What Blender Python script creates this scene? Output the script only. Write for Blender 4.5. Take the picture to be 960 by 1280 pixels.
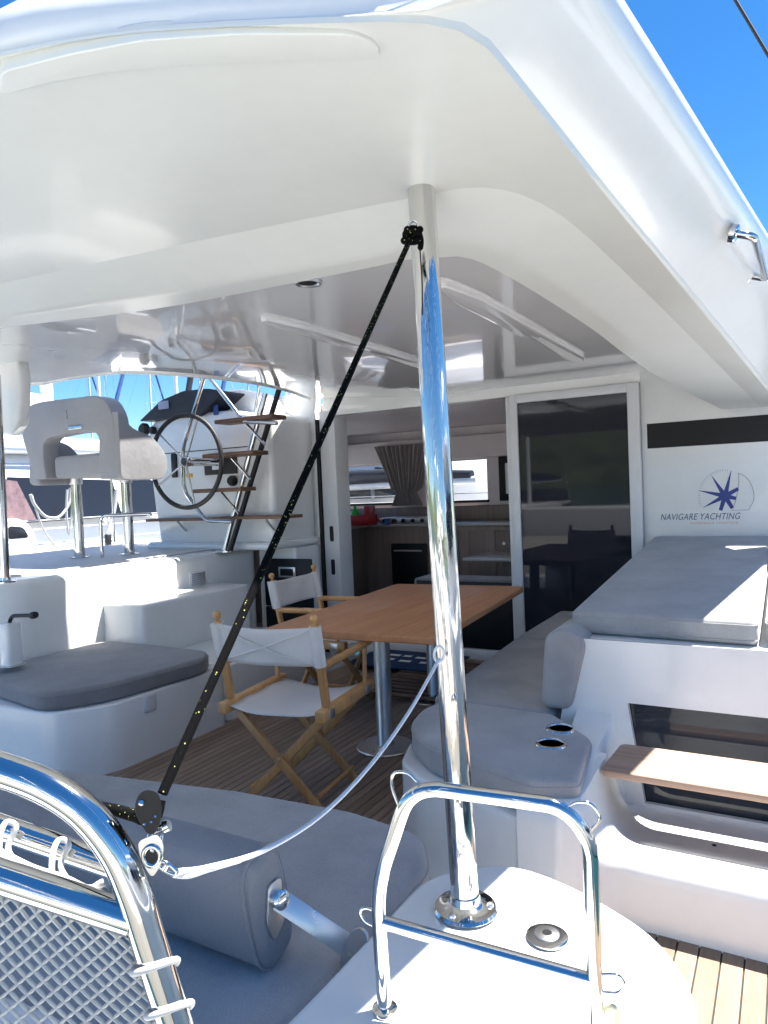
import bpy, bmesh, math, random
from mathutils import Vector, Matrix
random.seed(7)
for o in list(bpy.data.objects): bpy.data.objects.remove(o)
scene = bpy.context.scene
C = scene.collection
R = math.radians

# ------------------------------------------------------------------ camera
# world: X to starboard, Y towards the bow, Z up, cockpit sole at z = 0
FPX, IW, IH = 887.0, 960.0, 1280.0
ax = -Vector((-1070-480, 677-640, FPX)).normalized()
ay = Vector((987-480, 590-640, FPX)); ay = (ay - ax*ax.dot(ay)).normalized()
az = ax.cross(ay)
CAMP = Vector((0, 0, 1.40))
def c2w(d): return Vector((ax.dot(d), ay.dot(d), az.dot(d)))
cam_d = bpy.data.cameras.new('camera'); cam = bpy.data.objects.new('camera', cam_d); C.objects.link(cam)
rx, ux, bx_ = c2w(Vector((1,0,0))), c2w(Vector((0,-1,0))), c2w(Vector((0,0,-1)))
cam.matrix_world = Matrix(((rx.x,ux.x,bx_.x,CAMP.x),(rx.y,ux.y,bx_.y,CAMP.y),(rx.z,ux.z,bx_.z,CAMP.z),(0,0,0,1)))
cam_d.sensor_fit = 'VERTICAL'; cam_d.sensor_height = 24; cam_d.lens = 24*FPX/IH
cam_d.clip_start = 0.02; cam_d.clip_end = 3000
scene.camera = cam
# ------------------------------------------------------------------ light
SUN = Vector((0.285, 0.32, 1.0)).normalized()
world = bpy.data.worlds.new('World'); scene.world = world; world.use_nodes = True
wn = world.node_tree; wn.nodes.clear()
sky = wn.nodes.new('ShaderNodeTexSky'); sky.sky_type = 'NISHITA'; sky.sun_disc = False
sky.sun_elevation = math.asin(SUN.z); sky.sun_rotation = math.atan2(SUN.x, SUN.y)
sky.altitude = 1500; sky.air_density = 1.0; sky.dust_density = 0.0; sky.ozone_density = 4.0
wb = wn.nodes.new('ShaderNodeBackground'); wb.inputs['Strength'].default_value = 0.057
wo = wn.nodes.new('ShaderNodeOutputWorld')
hsn = wn.nodes.new('ShaderNodeHueSaturation'); hsn.inputs['Saturation'].default_value = 1.27
wn.links.new(sky.outputs[0], hsn.inputs['Color']); wn.links.new(hsn.outputs[0], wb.inputs[0]); wn.links.new(wb.outputs[0], wo.inputs[0])
sd = bpy.data.lights.new('sun', 'SUN'); sd.energy = 4.8; sd.angle = R(0.53); sd.color = (1.0, 0.955, 0.88)
so = bpy.data.objects.new('sun', sd); C.objects.link(so); so.rotation_euler = SUN.to_track_quat('Z', 'Y').to_euler()
so.location = (0, 0, 20)
vs = scene.view_settings; vs.view_transform = 'Standard'; vs.look = 'None'; vs.gamma = 1; vs.exposure = 2.0
scene.cycles.max_bounces = 10; scene.cycles.glossy_bounces = 6; scene.cycles.diffuse_bounces = 6

# ------------------------------------------------------------------ measuring helpers (world points on known planes)
def ray(u, v): return c2w(Vector((u-480, v-640, FPX)))
def at(u, v, **k):
    d = ray(u, v); (a, val), = k.items(); i = 'xyz'.index(a)
    return CAMP + d*((val-CAMP[i])/d[i])
def atp(u, v, p, n):
    d = ray(u, v); n = Vector(n); return CAMP + d*((Vector(p)-CAMP).dot(n)/d.dot(n))
def atd(u, v, dep): return CAMP + ray(u, v)*(dep/FPX)

# ------------------------------------------------------------------ materials
MATS = {}
def _new(name):
    m = bpy.data.materials.new(name); m.use_nodes = True; nt = m.node_tree
    return m, nt, nt.nodes['Principled BSDF']
def _coord(nt, scale=(1,1,1), kind='Object'):
    tc = nt.nodes.new('ShaderNodeTexCoord'); mp = nt.nodes.new('ShaderNodeMapping')
    mp.inputs['Scale'].default_value = scale; nt.links.new(tc.outputs[kind], mp.inputs[0]); return mp.outputs[0]
def _noise(nt, vec, scale, detail=4, rough=.55):
    n = nt.nodes.new('ShaderNodeTexNoise'); n.inputs['Scale'].default_value = scale
    n.inputs['Detail'].default_value = detail; n.inputs['Roughness'].default_value = rough
    nt.links.new(vec, n.inputs['Vector']); return n.outputs[0]
def _ramp(nt, fac, stops):
    r = nt.nodes.new('ShaderNodeValToRGB'); el = r.color_ramp.elements
    while len(el) < len(stops): el.new(0.5)
    for e, (p, c) in zip(el, stops): e.position = p; e.color = (*c, 1)
    nt.links.new(fac, r.inputs[0]); return r.outputs[0]
def _bump(nt, b, h, strength, dist):
    n = nt.nodes.new('ShaderNodeBump'); n.inputs['Strength'].default_value = strength; n.inputs['Distance'].default_value = dist
    nt.links.new(h, n.inputs['Height']); nt.links.new(n.outputs[0], b.inputs['Normal'])
def plain(name, col, rough=.5, metal=0, coat=0, var=.06, scale=6, bump=0, spec=.5):
    m, nt, b = _new(name); v = _coord(nt)
    n = _noise(nt, v, scale)
    c0 = tuple(max(0, x*(1-var)) for x in col); c1 = tuple(min(1, x*(1+var)) for x in col)
    nt.links.new(_ramp(nt, n, [(.3, c0), (.7, c1)]), b.inputs['Base Color'])
    b.inputs['Roughness'].default_value = rough; b.inputs['Metallic'].default_value = metal
    b.inputs['Coat Weight'].default_value = coat; b.inputs['Coat Roughness'].default_value = .04
    b.inputs['Specular IOR Level'].default_value = spec
    if bump: _bump(nt, b, n, bump, .01)
    MATS[name] = m; return m
def gelcoat(name, col, rough=.22, wav=.15, dirt=.09, coat=.5):
    m, nt, b = _new(name); v = _coord(nt)
    n1 = _noise(nt, v, 1.7, 5, .6); n2 = _noise(nt, v, 26, 3)
    mx = nt.nodes.new('ShaderNodeMath'); mx.operation = 'MULTIPLY_ADD'; mx.inputs[1].default_value = .25
    nt.links.new(n2, mx.inputs[0]); nt.links.new(n1, mx.inputs[2])
    nt.links.new(_ramp(nt, mx.outputs[0], [(.3, tuple(x*(1-dirt) for x in col)), (.75, col)]), b.inputs['Base Color'])
    b.inputs['Roughness'].default_value = rough
    b.inputs['Coat Weight'].default_value = coat; b.inputs['Coat Roughness'].default_value = .07 if coat < .9 else .03
    _bump(nt, b, _noise(nt, v, 2.2, 2), wav, .02)
    MATS[name] = m; return m
def steel(name, rough=.06, col=(.78,.78,.77), bump=.04):
    m, nt, b = _new(name); v = _coord(nt)
    n = _noise(nt, v, 9, 4)
    b.inputs['Base Color'].default_value = (*col, 1); b.inputs['Metallic'].default_value = 1
    mr = nt.nodes.new('ShaderNodeMapRange'); mr.inputs[3].default_value = rough*.6; mr.inputs[4].default_value = rough*1.8
    nt.links.new(n, mr.inputs[0]); nt.links.new(mr.outputs[0], b.inputs['Roughness'])
    if bump: _bump(nt, b, n, bump, .01)
    MATS[name] = m; return m
def fabric(name, col, weave=900, var=.16):
    m, nt, b = _new(name); v = _coord(nt)
    big = _noise(nt, v, 3.5, 5); fine = _noise(nt, v, weave*.45, 2)
    mx = nt.nodes.new('ShaderNodeMath'); mx.operation = 'MULTIPLY_ADD'; mx.inputs[1].default_value = .55
    nt.links.new(fine, mx.inputs[0]); nt.links.new(big, mx.inputs[2])
    nt.links.new(_ramp(nt, mx.outputs[0], [(.45, tuple(x*(1-var) for x in col)), (.95, tuple(min(1,x*(1+var)) for x in col))]), b.inputs['Base Color'])
    b.inputs['Roughness'].default_value = .92; b.inputs['Sheen Weight'].default_value = .25
    b.inputs['Specular IOR Level'].default_value = .2
    w = _noise(nt, v, 5, 3)
    m2 = nt.nodes.new('ShaderNodeMath'); m2.operation = 'MULTIPLY_ADD'; m2.inputs[1].default_value = .10
    nt.links.new(fine, m2.inputs[0]); nt.links.new(w, m2.inputs[2])
    _bump(nt, b, m2.outputs[0], .6, .016)
    MATS[name] = m; return m
def wood(name, c0, c1, c2, axis='Y', scale=1.0, rough=.5, coat=0, perobj=True):
    m, nt, b = _new(name)
    s = {'X': (1.2, 22, 22), 'Y': (22, 1.2, 22), 'Z': (22, 22, 1.2)}[axis]
    v = _coord(nt, tuple(x*scale for x in s))
    if perobj:
        oi = nt.nodes.new('ShaderNodeObjectInfo'); ad = nt.nodes.new('ShaderNodeVectorMath'); ad.operation = 'ADD'
        ml = nt.nodes.new('ShaderNodeMath'); ml.operation = 'MULTIPLY'; ml.inputs[1].default_value = 90
        nt.links.new(oi.outputs['Random'], ml.inputs[0]); cb = nt.nodes.new('ShaderNodeCombineXYZ')
        for i in range(3): nt.links.new(ml.outputs[0], cb.inputs[i])
        nt.links.new(v, ad.inputs[0]); nt.links.new(cb.outputs[0], ad.inputs[1]); v = ad.outputs[0]
    n = _noise(nt, v, 1.6, 8, .65)
    col = _ramp(nt, n, [(.28, c0), (.5, c1), (.74, c2)])
    if perobj:
        hs = nt.nodes.new('ShaderNodeHueSaturation'); mr = nt.nodes.new('ShaderNodeMapRange')
        mr.inputs[3].default_value = .82; mr.inputs[4].default_value = 1.15
        nt.links.new(oi.outputs['Random'], mr.inputs[0]); nt.links.new(mr.outputs[0], hs.inputs['Value'])
        nt.links.new(col, hs.inputs['Color']); col = hs.outputs[0]
    nt.links.new(col, b.inputs['Base Color']); b.inputs['Roughness'].default_value = rough
    b.inputs['Coat Weight'].default_value = coat; b.inputs['Coat Roughness'].default_value = .15
    _bump(nt, b, n, .25, .004)
    MATS[name] = m; return m
def glass(name, col=(.02,.022,.03), rough=.02, alpha=1.0):
    m, nt, b = _new(name); b.inputs['Base Color'].default_value = (*col, 1); b.inputs['Roughness'].default_value = rough
    b.inputs['Specular IOR Level'].default_value = .36; b.inputs['Alpha'].default_value = alpha
    _bump(nt, b, _noise(nt, _coord(nt), 1.5, 2), .02, .01)
    MATS[name] = m; return m
def rope(name, base, fleck, amount):
    m, nt, b = _new(name)
    v = _coord(nt, (8, 260, 1), 'UV'); n = _noise(nt, v, 1.0, 2)
    v2 = _coord(nt, (13, 330, 1), 'UV'); vo = nt.nodes.new('ShaderNodeTexVoronoi'); vo.inputs['Scale'].default_value = 1.0
    nt.links.new(v2, vo.inputs['Vector']); sp = nt.nodes.new('ShaderNodeSeparateColor'); nt.links.new(vo.outputs['Color'], sp.inputs[0])
    gt = nt.nodes.new('ShaderNodeMath'); gt.operation = 'LESS_THAN'; gt.inputs[1].default_value = amount
    nt.links.new(sp.outputs[0], gt.inputs[0])
    lt = nt.nodes.new('ShaderNodeMath'); lt.operation = 'LESS_THAN'; lt.inputs[1].default_value = .30
    nt.links.new(vo.outputs['Distance'], lt.inputs[0])
    mu = nt.nodes.new('ShaderNodeMath'); mu.operation = 'MULTIPLY'; nt.links.new(gt.outputs[0], mu.inputs[0]); nt.links.new(lt.outputs[0], mu.inputs[1])
    mix = nt.nodes.new('ShaderNodeMix'); mix.data_type = 'RGBA'; mix.inputs[6].default_value = (*base, 1); mix.inputs[7].default_value = (*fleck, 1)
    nt.links.new(mu.outputs[0], mix.inputs[0]); nt.links.new(mix.outputs[2], b.inputs['Base Color'])
    b.inputs['Roughness'].default_value = .9; b.inputs['Specular IOR Level'].default_value = .06; _bump(nt, b, n, .25, .002)
    MATS[name] = m; return m

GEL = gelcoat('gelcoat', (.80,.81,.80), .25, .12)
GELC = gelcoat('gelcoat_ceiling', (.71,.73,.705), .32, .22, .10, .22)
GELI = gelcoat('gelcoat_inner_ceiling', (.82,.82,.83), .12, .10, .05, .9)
GELN = gelcoat('gelcoat_neighbour', (.82,.82,.82), .3, .05)
NONSKID = plain('nonskid_gelcoat', (.62,.63,.64), .55, var=.03, scale=60, bump=.15)
def streaked():
    m = steel('pole_steel', .05, (.58,.57,.555), 0); nt = m.node_tree; b = nt.nodes['Principled BSDF']
    n = _noise(nt, _coord(nt, (55,55,1.2)), 1.0, 4); _bump(nt, b, n, .22, .012); return m
POLE = streaked()
STEEL = steel('polished_steel', .06, (.62,.62,.61)); BRUSH = steel('brushed_steel', .28, (.62,.62,.63), .1); ALU = plain('painted_aluminium', (.72,.73,.74), .35, var=.03)
DALU = steel('anodised_leg', .30, (.50,.51,.53), .05)
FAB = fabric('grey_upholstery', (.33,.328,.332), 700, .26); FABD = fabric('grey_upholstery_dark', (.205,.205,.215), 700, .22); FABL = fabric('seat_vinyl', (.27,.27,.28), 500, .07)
CANVAS = fabric('cream_canvas', (.66,.63,.60), 700, .07); CURT = fabric('curtain_cloth', (.27,.245,.24), 600, .15)
BEECH = wood('beech', (.42,.20,.07), (.55,.285,.105), (.64,.36,.15), 'Z', .8, .45, .2)
TABLE = wood('table_wood', (.40,.17,.075), (.50,.215,.09), (.58,.27,.12), 'Y', .8, .5, .08, False)
TEAK = wood('teak_sole', (.19,.13,.095), (.27,.19,.14), (.35,.26,.195), 'Y', 1.2, .7)
TEAKD = wood('teak_deck', (.165,.112,.075), (.235,.168,.118), (.30,.225,.165), 'Y', 1.0, .7)
TEAKS = wood('teak_step', (.24,.155,.11), (.33,.22,.16), (.42,.30,.23), 'X', 1.0, .6)
TREAD = wood('tread_wood', (.09,.045,.028), (.14,.075,.045), (.20,.11,.07), 'X', 1.0, .5)
CABW = wood('cabin_wood', (.17,.125,.10), (.225,.17,.14), (.28,.215,.18), 'Z', .7, .45)
CAULK = plain('caulk', (.02,.02,.02), .7)
BLACK = plain('black_plastic', (.010,.010,.012), .45, spec=.35); RUBBER = plain('black_rubber', (.018,.018,.02), .6)
NAVYC = plain('navy_canvas', (.012,.014,.026), .6, var=.2, bump=.2)
GLASSD = glass('dark_glass'); GLASSW = glass('window_tint', (.03,.035,.045), .01)
CLEAR = glass('clear_pane', (.12,.13,.14), .01, .16)
STRIPE = plain('black_stripe', (.008,.008,.010), .5, spec=.3)
ROPEB = rope('black_rope', (.004,.004,.0045), (.42,.45,.14), .12); ROPEW = rope('white_rope', (.66,.67,.68), (.33,.36,.42), .45)
LACE = plain('white_lacing', (.50,.50,.49), .7, var=.08, scale=40, bump=.3); NETM = plain('net_cord', (.52,.51,.48), .8, var=.1, scale=60, bump=.3)
BLUEP = plain('blue_print', (.012,.035,.24), .4, var=.02); GREYP = plain('slate_print', (.06,.11,.22), .4, var=.02); ORNG = plain('orange_print', (.62,.30,.16), .4, var=.02)
YEL = plain('yellow_print', (.75,.45,.02), .4); WHITEP = plain('white_print', (.78,.78,.78), .4, var=.02); REDP = plain('red_plastic', (.35,.015,.02), .35); GRNP = plain('green_plastic', (.03,.45,.06), .35)
BLUEM = plain('blue_mat', (.012,.04,.11), .9, var=.25, scale=60, bump=.4); BLUES = plain('blue_cover', (.03,.08,.28), .7, var=.15)
CABWH = plain('cabin_liner', (.68,.63,.63), .5, var=.04); COUNT = plain('counter_top', (.42,.40,.39), .25, var=.05, coat=.4)
HULLD = plain('navy_hull', (.03,.05,.10), .25, coat=.5)
SCREEN = plain('screen_glass', (.02,.03,.04), .1, coat=.6)

# ------------------------------------------------------------------ mesh helpers
def lnk(name, me, mat, parent=None, smooth=None, bevel=0, seg=3, sub=0):
    if mat: me.materials.append(mat)
    o = bpy.data.objects.new(name, me); C.objects.link(o)
    if smooth is not None:
        me.shade_smooth()
        if smooth < 3: me.set_sharp_from_angle(angle=smooth)
    if bevel:
        b = o.modifiers.new('bevel', 'BEVEL'); b.width = bevel; b.segments = seg; b.limit_method = 'ANGLE'; b.angle_limit = R(35)
        me.shade_smooth()
    if sub:
        s = o.modifiers.new('sub', 'SUBSURF'); s.levels = sub; s.render_levels = sub; me.shade_smooth()
    if parent: o.parent = parent; o.matrix_parent_inverse = parent.matrix_world.inverted() if False else Matrix()
    return o
def tag(o, label, cat, group=None, kind=None):
    if label: o['label'] = label
    if cat: o['category'] = cat
    if group: o['group'] = group
    if kind: o['kind'] = kind
    return o
def thing(name, label, cat, loc=(0,0,0), rotz=0, group=None):
    o = bpy.data.objects.new(name, None); C.objects.link(o); o.location = loc; o.rotation_euler = (0,0,rotz); o.empty_display_size = .1
    return tag(o, label, cat, group)
def struct(o): o['kind'] = 'structure'; return o
def mesh(name, v, f):
    me = bpy.data.meshes.new(name); me.from_pydata([tuple(p) for p in v], [], f); me.update()
    bm = bmesh.new(); bm.from_mesh(me); bmesh.ops.recalc_face_normals(bm, faces=bm.faces); bm.to_mesh(me); bm.free(); return me
def box(name, x, y, z, mat, parent=None, bevel=.004, rot=None, seg=2):
    v = [(a,b,c) for c in z for b in y for a in x]
    f = [(0,2,3,1),(4,5,7,6),(0,1,5,4),(2,6,7,3),(0,4,6,2),(1,3,7,5)]
    return lnk(name, mesh(name, v, f), mat, parent, None, bevel, seg)
def fillet(pts, r, closed=True, n=6):
    out = []; N = len(pts)
    for i, p in enumerate(pts):
        p = Vector(p)
        if not closed and i in (0, N-1): out.append(p); continue
        a, b = Vector(pts[i-1]), Vector(pts[(i+1) % N]); rr = r[i] if isinstance(r, (list, tuple)) else r
        if rr <= 0: out.append(p); continue
        da, db = (a-p), (b-p); t = min(rr, da.length*.49, db.length*.49)
        s, e = p+da.normalized()*t, p+db.normalized()*t
        for k in range(n+1):
            w = k/n; out.append(s*(1-w)**2 + p*2*w*(1-w) + e*w*w)
    return out
def prism(name, poly, z0, z1, mat, parent=None, bevel=.01, seg=4, r=0, axis='z', n=6, smooth=None):
    """poly in the plane normal to axis, extruded from z0 to z1 along it; z1 may be a function of the point"""
    pts = fillet([Vector((p[0], p[1], 0)) for p in poly], r, True, n) if r else [Vector((p[0], p[1], 0)) for p in poly]
    zt = (lambda p: z1) if not callable(z1) else z1
    zb = (lambda p: z0) if not callable(z0) else z0
    def m(p, h): return {'z': (p.x, p.y, h), 'y': (p.x, h, p.y), 'x': (h, p.x, p.y)}[axis]
    N = len(pts); v = [m(p, zb(p)) for p in pts] + [m(p, zt(p)) for p in pts]
    f = [tuple(range(N))[::-1], tuple(range(N, 2*N))] + [(i, (i+1) % N, N+(i+1) % N, N+i) for i in range(N)]
    return lnk(name, mesh(name, v, f), mat, parent, smooth, bevel, seg)
def piping(o, poly, r, zf, mat, rad=.0032):
    pts = fillet([Vector((p[0], p[1], 0)) for p in poly], r, True, 6)
    return tube('piping', [Vector((p.x, p.y, zf(p))) for p in pts], rad, mat, o, 8, 0, True)
def tube_data(pts, r, seg=12, closed=False, cap=True):
    pts = [Vector(p) for p in pts]; N = len(pts); v = []; f = []; uv = []
    rad = r if isinstance(r, (list, tuple)) else [r]*N
    L = [0]
    for i in range(1, N): L.append(L[-1]+(pts[i]-pts[i-1]).length)
    t0 = (pts[1]-pts[0]).normalized(); nrm = t0.orthogonal().normalized()
    for i in range(N):
        if closed: t = (pts[(i+1) % N]-pts[i-1]).normalized()
        else: t = (pts[min(i+1, N-1)]-pts[max(i-1, 0)]).normalized()
        nrm = (nrm - t*nrm.dot(t)).normalized(); bn = t.cross(nrm)
        for k in range(seg):
            a = 2*math.pi*k/seg; v.append(pts[i]+(nrm*math.cos(a)+bn*math.sin(a))*rad[i])
    M = N if closed else N-1
    for i in range(M):
        for k in range(seg):
            j = (i+1) % N; f.append((i*seg+k, i*seg+(k+1) % seg, j*seg+(k+1) % seg, j*seg+k))
            uv.append([(k/seg, L[i]), ((k+1)/seg, L[i]), ((k+1)/seg, L[j] if j else L[-1]+.01), (k/seg, L[j] if j else L[-1]+.01)])
    if cap and not closed:
        f.append(tuple(range(seg))[::-1]); f.append(tuple(range((N-1)*seg, N*seg))); uv += [[(0,0)]*seg, [(0,L[-1])]*seg]
    return v, f, uv
def tube(name, pts, r, mat, parent=None, seg=14, fil=0, closed=False, n=8):
    if fil: pts = fillet(pts, fil, closed, n)
    v, f, uv = tube_data(pts, r, seg, closed)
    me = bpy.data.meshes.new(name); me.from_pydata([tuple(p) for p in v], [], f); me.update()
    ul = me.uv_layers.new(name='UVMap')
    for p, us in zip(me.polygons, uv):
        for li, c in zip(p.loop_indices, us): ul.data[li].uv = c
    me.shade_smooth(); me.set_sharp_from_angle(angle=R(50))
    return lnk(name, me, mat, parent)
def multi_tube(name, paths, r, mat, parent=None, seg=6):
    V = []; F = []
    for p in paths:
        v, f, _ = tube_data(p, r, seg); b = len(V); V += v; F += [tuple(i+b for i in q) for q in f]
    me = bpy.data.meshes.new(name); me.from_pydata([tuple(p) for p in V], [], F); me.update(); me.shade_smooth(); me.set_sharp_from_angle(angle=R(50))
    return lnk(name, me, mat, parent)
def lathe(name, prof, loc, mat, parent=None, seg=28, axis=(0,0,1)):
    q = Vector((0,0,1)).rotation_difference(Vector(axis)); v = []; f = []; N = len(prof)
    for k in range(seg):
        a = 2*math.pi*k/seg
        for (r_, h) in prof: v.append(Vector(loc)+q @ Vector((r_*math.cos(a), r_*math.sin(a), h)))
    for k in range(seg):
        j = (k+1) % seg
        for i in range(N-1): f.append((k*N+i, j*N+i, j*N+i+1, k*N+i+1))
    if prof[0][0] > 1e-4: f.append(tuple(k*N for k in range(seg))[::-1])
    if prof[-1][0] > 1e-4: f.append(tuple(k*N+N-1 for k in range(seg)))
    me = mesh(name, v, f); bm = bmesh.new(); bm.from_mesh(me); bmesh.ops.remove_doubles(bm, verts=bm.verts, dist=1e-5); bm.to_mesh(me); bm.free()
    return lnk(name, me, mat, parent, R(40))
def loft(name, lines, mat, parent=None, smooth=R(40), closed=False):
    n = len(lines[0]); v = [p for l in lines for p in l]; f = []
    for a in range(len(lines)-1):
        for i in range(n if closed else n-1):
            j = (i+1) % n; f.append((a*n+i, a*n+j, (a+1)*n+j, (a+1)*n+i))
    me = bpy.data.meshes.new(name); me.from_pydata([tuple(p) for p in v], [], f); me.update()
    return lnk(name, me, mat, parent, smooth)
def resample(pts, n):
    pts = [Vector(p) for p in pts]; L = [0]
    for a, b in zip(pts, pts[1:]): L.append(L[-1]+(b-a).length)
    out = []
    for k in range(n):
        s = L[-1]*k/(n-1); i = 0
        while i < len(L)-2 and L[i+1] < s: i += 1
        w = 0 if L[i+1] == L[i] else (s-L[i])/(L[i+1]-L[i]); out.append(pts[i].lerp(pts[i+1], min(1, w)))
    return out
def spline(pts, n=8):
    pts = [Vector(p) for p in pts]; out = []
    for i in range(len(pts)-1):
        p0 = pts[i-1] if i else pts[0]*2-pts[1]; p1 = pts[i]; p2 = pts[i+1]; p3 = pts[i+2] if i+2 < len(pts) else pts[-1]*2-pts[-2]
        for k in range(n):
            t = k/n; out.append(.5*((2*p1)+(p2-p0)*t+(2*p0-5*p1+4*p2-p3)*t*t+(3*p1-p0-3*p2+p3)*t**3))
    out.append(pts[-1]); return out
def flat(name, pts, mat, parent=None, thick=.002, normal=None):
    """thin solid sheet cut to an outline of coplanar points"""
    pts = [Vector(p) for p in pts]
    if normal is None: normal = (pts[1]-pts[0]).cross(pts[2]-pts[1]).normalized()
    n = Vector(normal)*thick; N = len(pts)
    v = pts+[p+n for p in pts]; f = [tuple(range(N))[::-1], tuple(range(N, 2*N))]+[(i, (i+1) % N, N+(i+1) % N, N+i) for i in range(N)]
    return lnk(name, mesh(name, v, f), mat, parent)
def bar(name, a, b, w, t, mat, parent=None, up=(0,0,1), bevel=.003):
    a, b = Vector(a), Vector(b); d = (b-a).normalized(); s = d.cross(Vector(up)).normalized(); u = s.cross(d)
    v = [p+s*(i*w/2)+u*(j*t/2) for p in (a, b) for i in (-1, 1) for j in (-1, 1)]
    f = [(0,1,3,2),(4,6,7,5),(0,4,5,1),(2,3,7,6),(0,2,6,4),(1,5,7,3)]
    return lnk(name, mesh(name, v, f), mat, parent, None, bevel, 2)
def copy_tree(o, parent=None):
    c = o.copy(); C.objects.link(c); c.parent = parent
    for ch in o.children: copy_tree(ch, c)
    return c
def text(name, s, loc, size, mat, parent, shear=0, rot=(math.pi/2,0,0), width=None, spacing=1.0, offset=0):
    cu = bpy.data.curves.new(name, 'FONT'); cu.body = s; cu.size = size; cu.shear = shear; cu.extrude = .0006; cu.space_character = spacing; cu.offset = offset
    t = bpy.data.objects.new(name, cu); C.objects.link(t); dg = bpy.context.evaluated_depsgraph_get(); me = bpy.data.meshes.new_from_object(t.evaluated_get(dg))
    bpy.data.objects.remove(t)
    if width:
        xs = [v.co.x for v in me.vertices]; k = width/(max(xs)-min(xs)); x0 = min(xs)
        for v in me.vertices: v.co.x = (v.co.x-x0)*k
    me.materials.clear(); o = lnk(name, me, mat, parent); o.location = loc; o.rotation_euler = rot; return o

# ------------------------------------------------------------------ setting: water, quay
def wave_water():
    m, nt, b = _new('water'); v = _coord(nt)
    b.inputs['Base Color'].default_value = (.012, .045, .06, 1); b.inputs['Roughness'].default_value = .06; b.inputs['IOR'].default_value = 1.33
    a = _noise(nt, v, 1.3, 6); _bump(nt, b, a, .35, .25); return m
W = wave_water()
struct(lnk('water', mesh('water', [(-900,-900,-.95),(900,-900,-.95),(900,900,-.95),(-900,900,-.95)], [(0,1,2,3)]), W))
CONC = plain('concrete', (.42,.40,.36), .85, var=.15, scale=3, bump=.2)
struct(box('quay', (-60,60), (-9.5,-2.6), (-1.6,-.15), CONC, None, .03))
struct(prism('side_deck', [(.98,3.0),(1.7,3.0),(1.75,5),(1.5,9),(1.05,13),(.98,9)], -1.3, .52, NONSKID, None, .06, 4, .15))
struct(box('bathing_platform', (-6.0,-.85), (-.9,.34), (-.6,-.1), GEL, None, .05))
struct(box('pontoon', (-70,70), (15.2,17.4), (-1.3,-.45), CONC, None, .03))

HILLM = plain('hill_scrub', (.055,.075,.035), .9, var=.5, scale=.05)
hl = [[], []]
for k in range(61):
    a = R(150+k*4.0); r_ = 420; h = 26+16*math.sin(k*.55)+9*math.sin(k*1.7+1)+5*math.sin(k*3.1); hl[0].append(Vector((r_*math.cos(a), r_*math.sin(a), -2))); hl[1].append(Vector(((r_+80)*math.cos(a), (r_+80)*math.sin(a), h)))
hl.append([Vector((p.x*1.3, p.y*1.3, -2)) for p in hl[1]])
struct(loft('hills', hl, HILLM, None, R(60)))
# ------------------------------------------------------------------ hardtop
YB = 5.3
def zp(u, v, z0, slope, y0): return atp(u, v, (0, y0, z0), (0, slope, 1))       # plane z = z0 - slope*(y-y0)
L1 = [(-260,455,'a'),(0,410,'a'),(200,385,'a'),(440,339,'a'),(506,325,'a'),(549,322,'a'),(584,322,'a'),(627,341,'a'),(686,376,'a'),(744,414,'a'),(779,441,'a'),(820,469,'a'),(862,492,'a'),(904,512,'a')]
L2 = [(-260,436,'a'),(0,396,'a'),(200,366,'a'),(440,326,'a'),(500,311,'a'),(549,302,'a'),(587,303,'a'),(622,313,'a'),(657,332,'a'),(692,355,'a'),(744,391,'a'),(800,431,'a'),(861,478,'a'),(909,511,'a')]
L3 = [(-260,410,'a'),(0,355,'a'),(240,303,'a'),(430,264,'a'),(512,248,'a'),(560,238,'a'),(600,234,'a'),(645,241,'a'),(690,262,'a'),(725,288,'a'),(760,320,'a'),(830,388,'a'),(890,448,'a'),(950,509,'a')]
L4 = [(-260,128,'a'),(0,65,'a'),(120,43,'a'),(240,32,'a'),(380,26,'a'),(480,24,'a'),(535,28,'a'),(572,38,'a'),(604,58,'a'),(680,150,'a'),(760,250,'a'),(820,321,'a'),(890,405,'a'),(975,507,'a')]
def pl(L, z0, slope, y0): return [zp(u, v, z0, slope, y0) for u, v, _ in L]
P1 = pl(L1, 2.0, .045, 1.5); P2 = pl(L2, 2.0, .045, 1.5); P3 = pl(L3, 2.03, .06, 1.7); P4 = pl(L4, 2.03, .06, 1.2)
for P_ in (P1, P2, P3, P4): P_[0].x = min(P_[0].x, -3.6)
# outer edge of the roof: aft fascia and flared starboard flange
E5 = [(-260,105),(0,43),(110,22),(240,6),(380,-3),(480,-8),(560,-14),(640,-24),(720,-40)]
P5 = [zp(u, v, 2.085, 0, 0) for u, v in E5]; P5[0].x = min(P5[0].x, -3.6)
e0, e1 = zp(770, 0, 2.17, .02, 1.3), zp(960, 300, 2.17, .02, 1.3)
fl = [e0.lerp(e1, t) for t in (-.06, .25, .6, 1.0, 2.9)]
P5 = P5[:8] + [P5[7].lerp(fl[0], .6) + Vector((.03,.0,.06))] + fl
NR = 130
G1, G2, G3, G4, G5 = [resample([p[0]] + spline(p[1:], 8), NR) for p in (P1, P2, P3, P4, P5)]
G0 = [p + Vector((-.02, .02, 2.15-p.z)) for p in G1]
G4b = [a.lerp(b, .028) + Vector((0,0,-.005)) for a, b in zip(G4, G5)]
G4c = [a.lerp(b, .06) + Vector((0,0,.002)) for a, b in zip(G4, G5)]
G45 = [a.lerp(b, .6) + Vector((0,0,-.012)) for a, b in zip(G4, G5)]
cen = Vector((-2.3, 3.4, 2.2))
def inn(p, k, dz): d = Vector((cen.x-p.x, cen.y-p.y, 0)); d = d.normalized()*min(k, d.length*.5); return p+d+Vector((0,0,dz))
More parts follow.
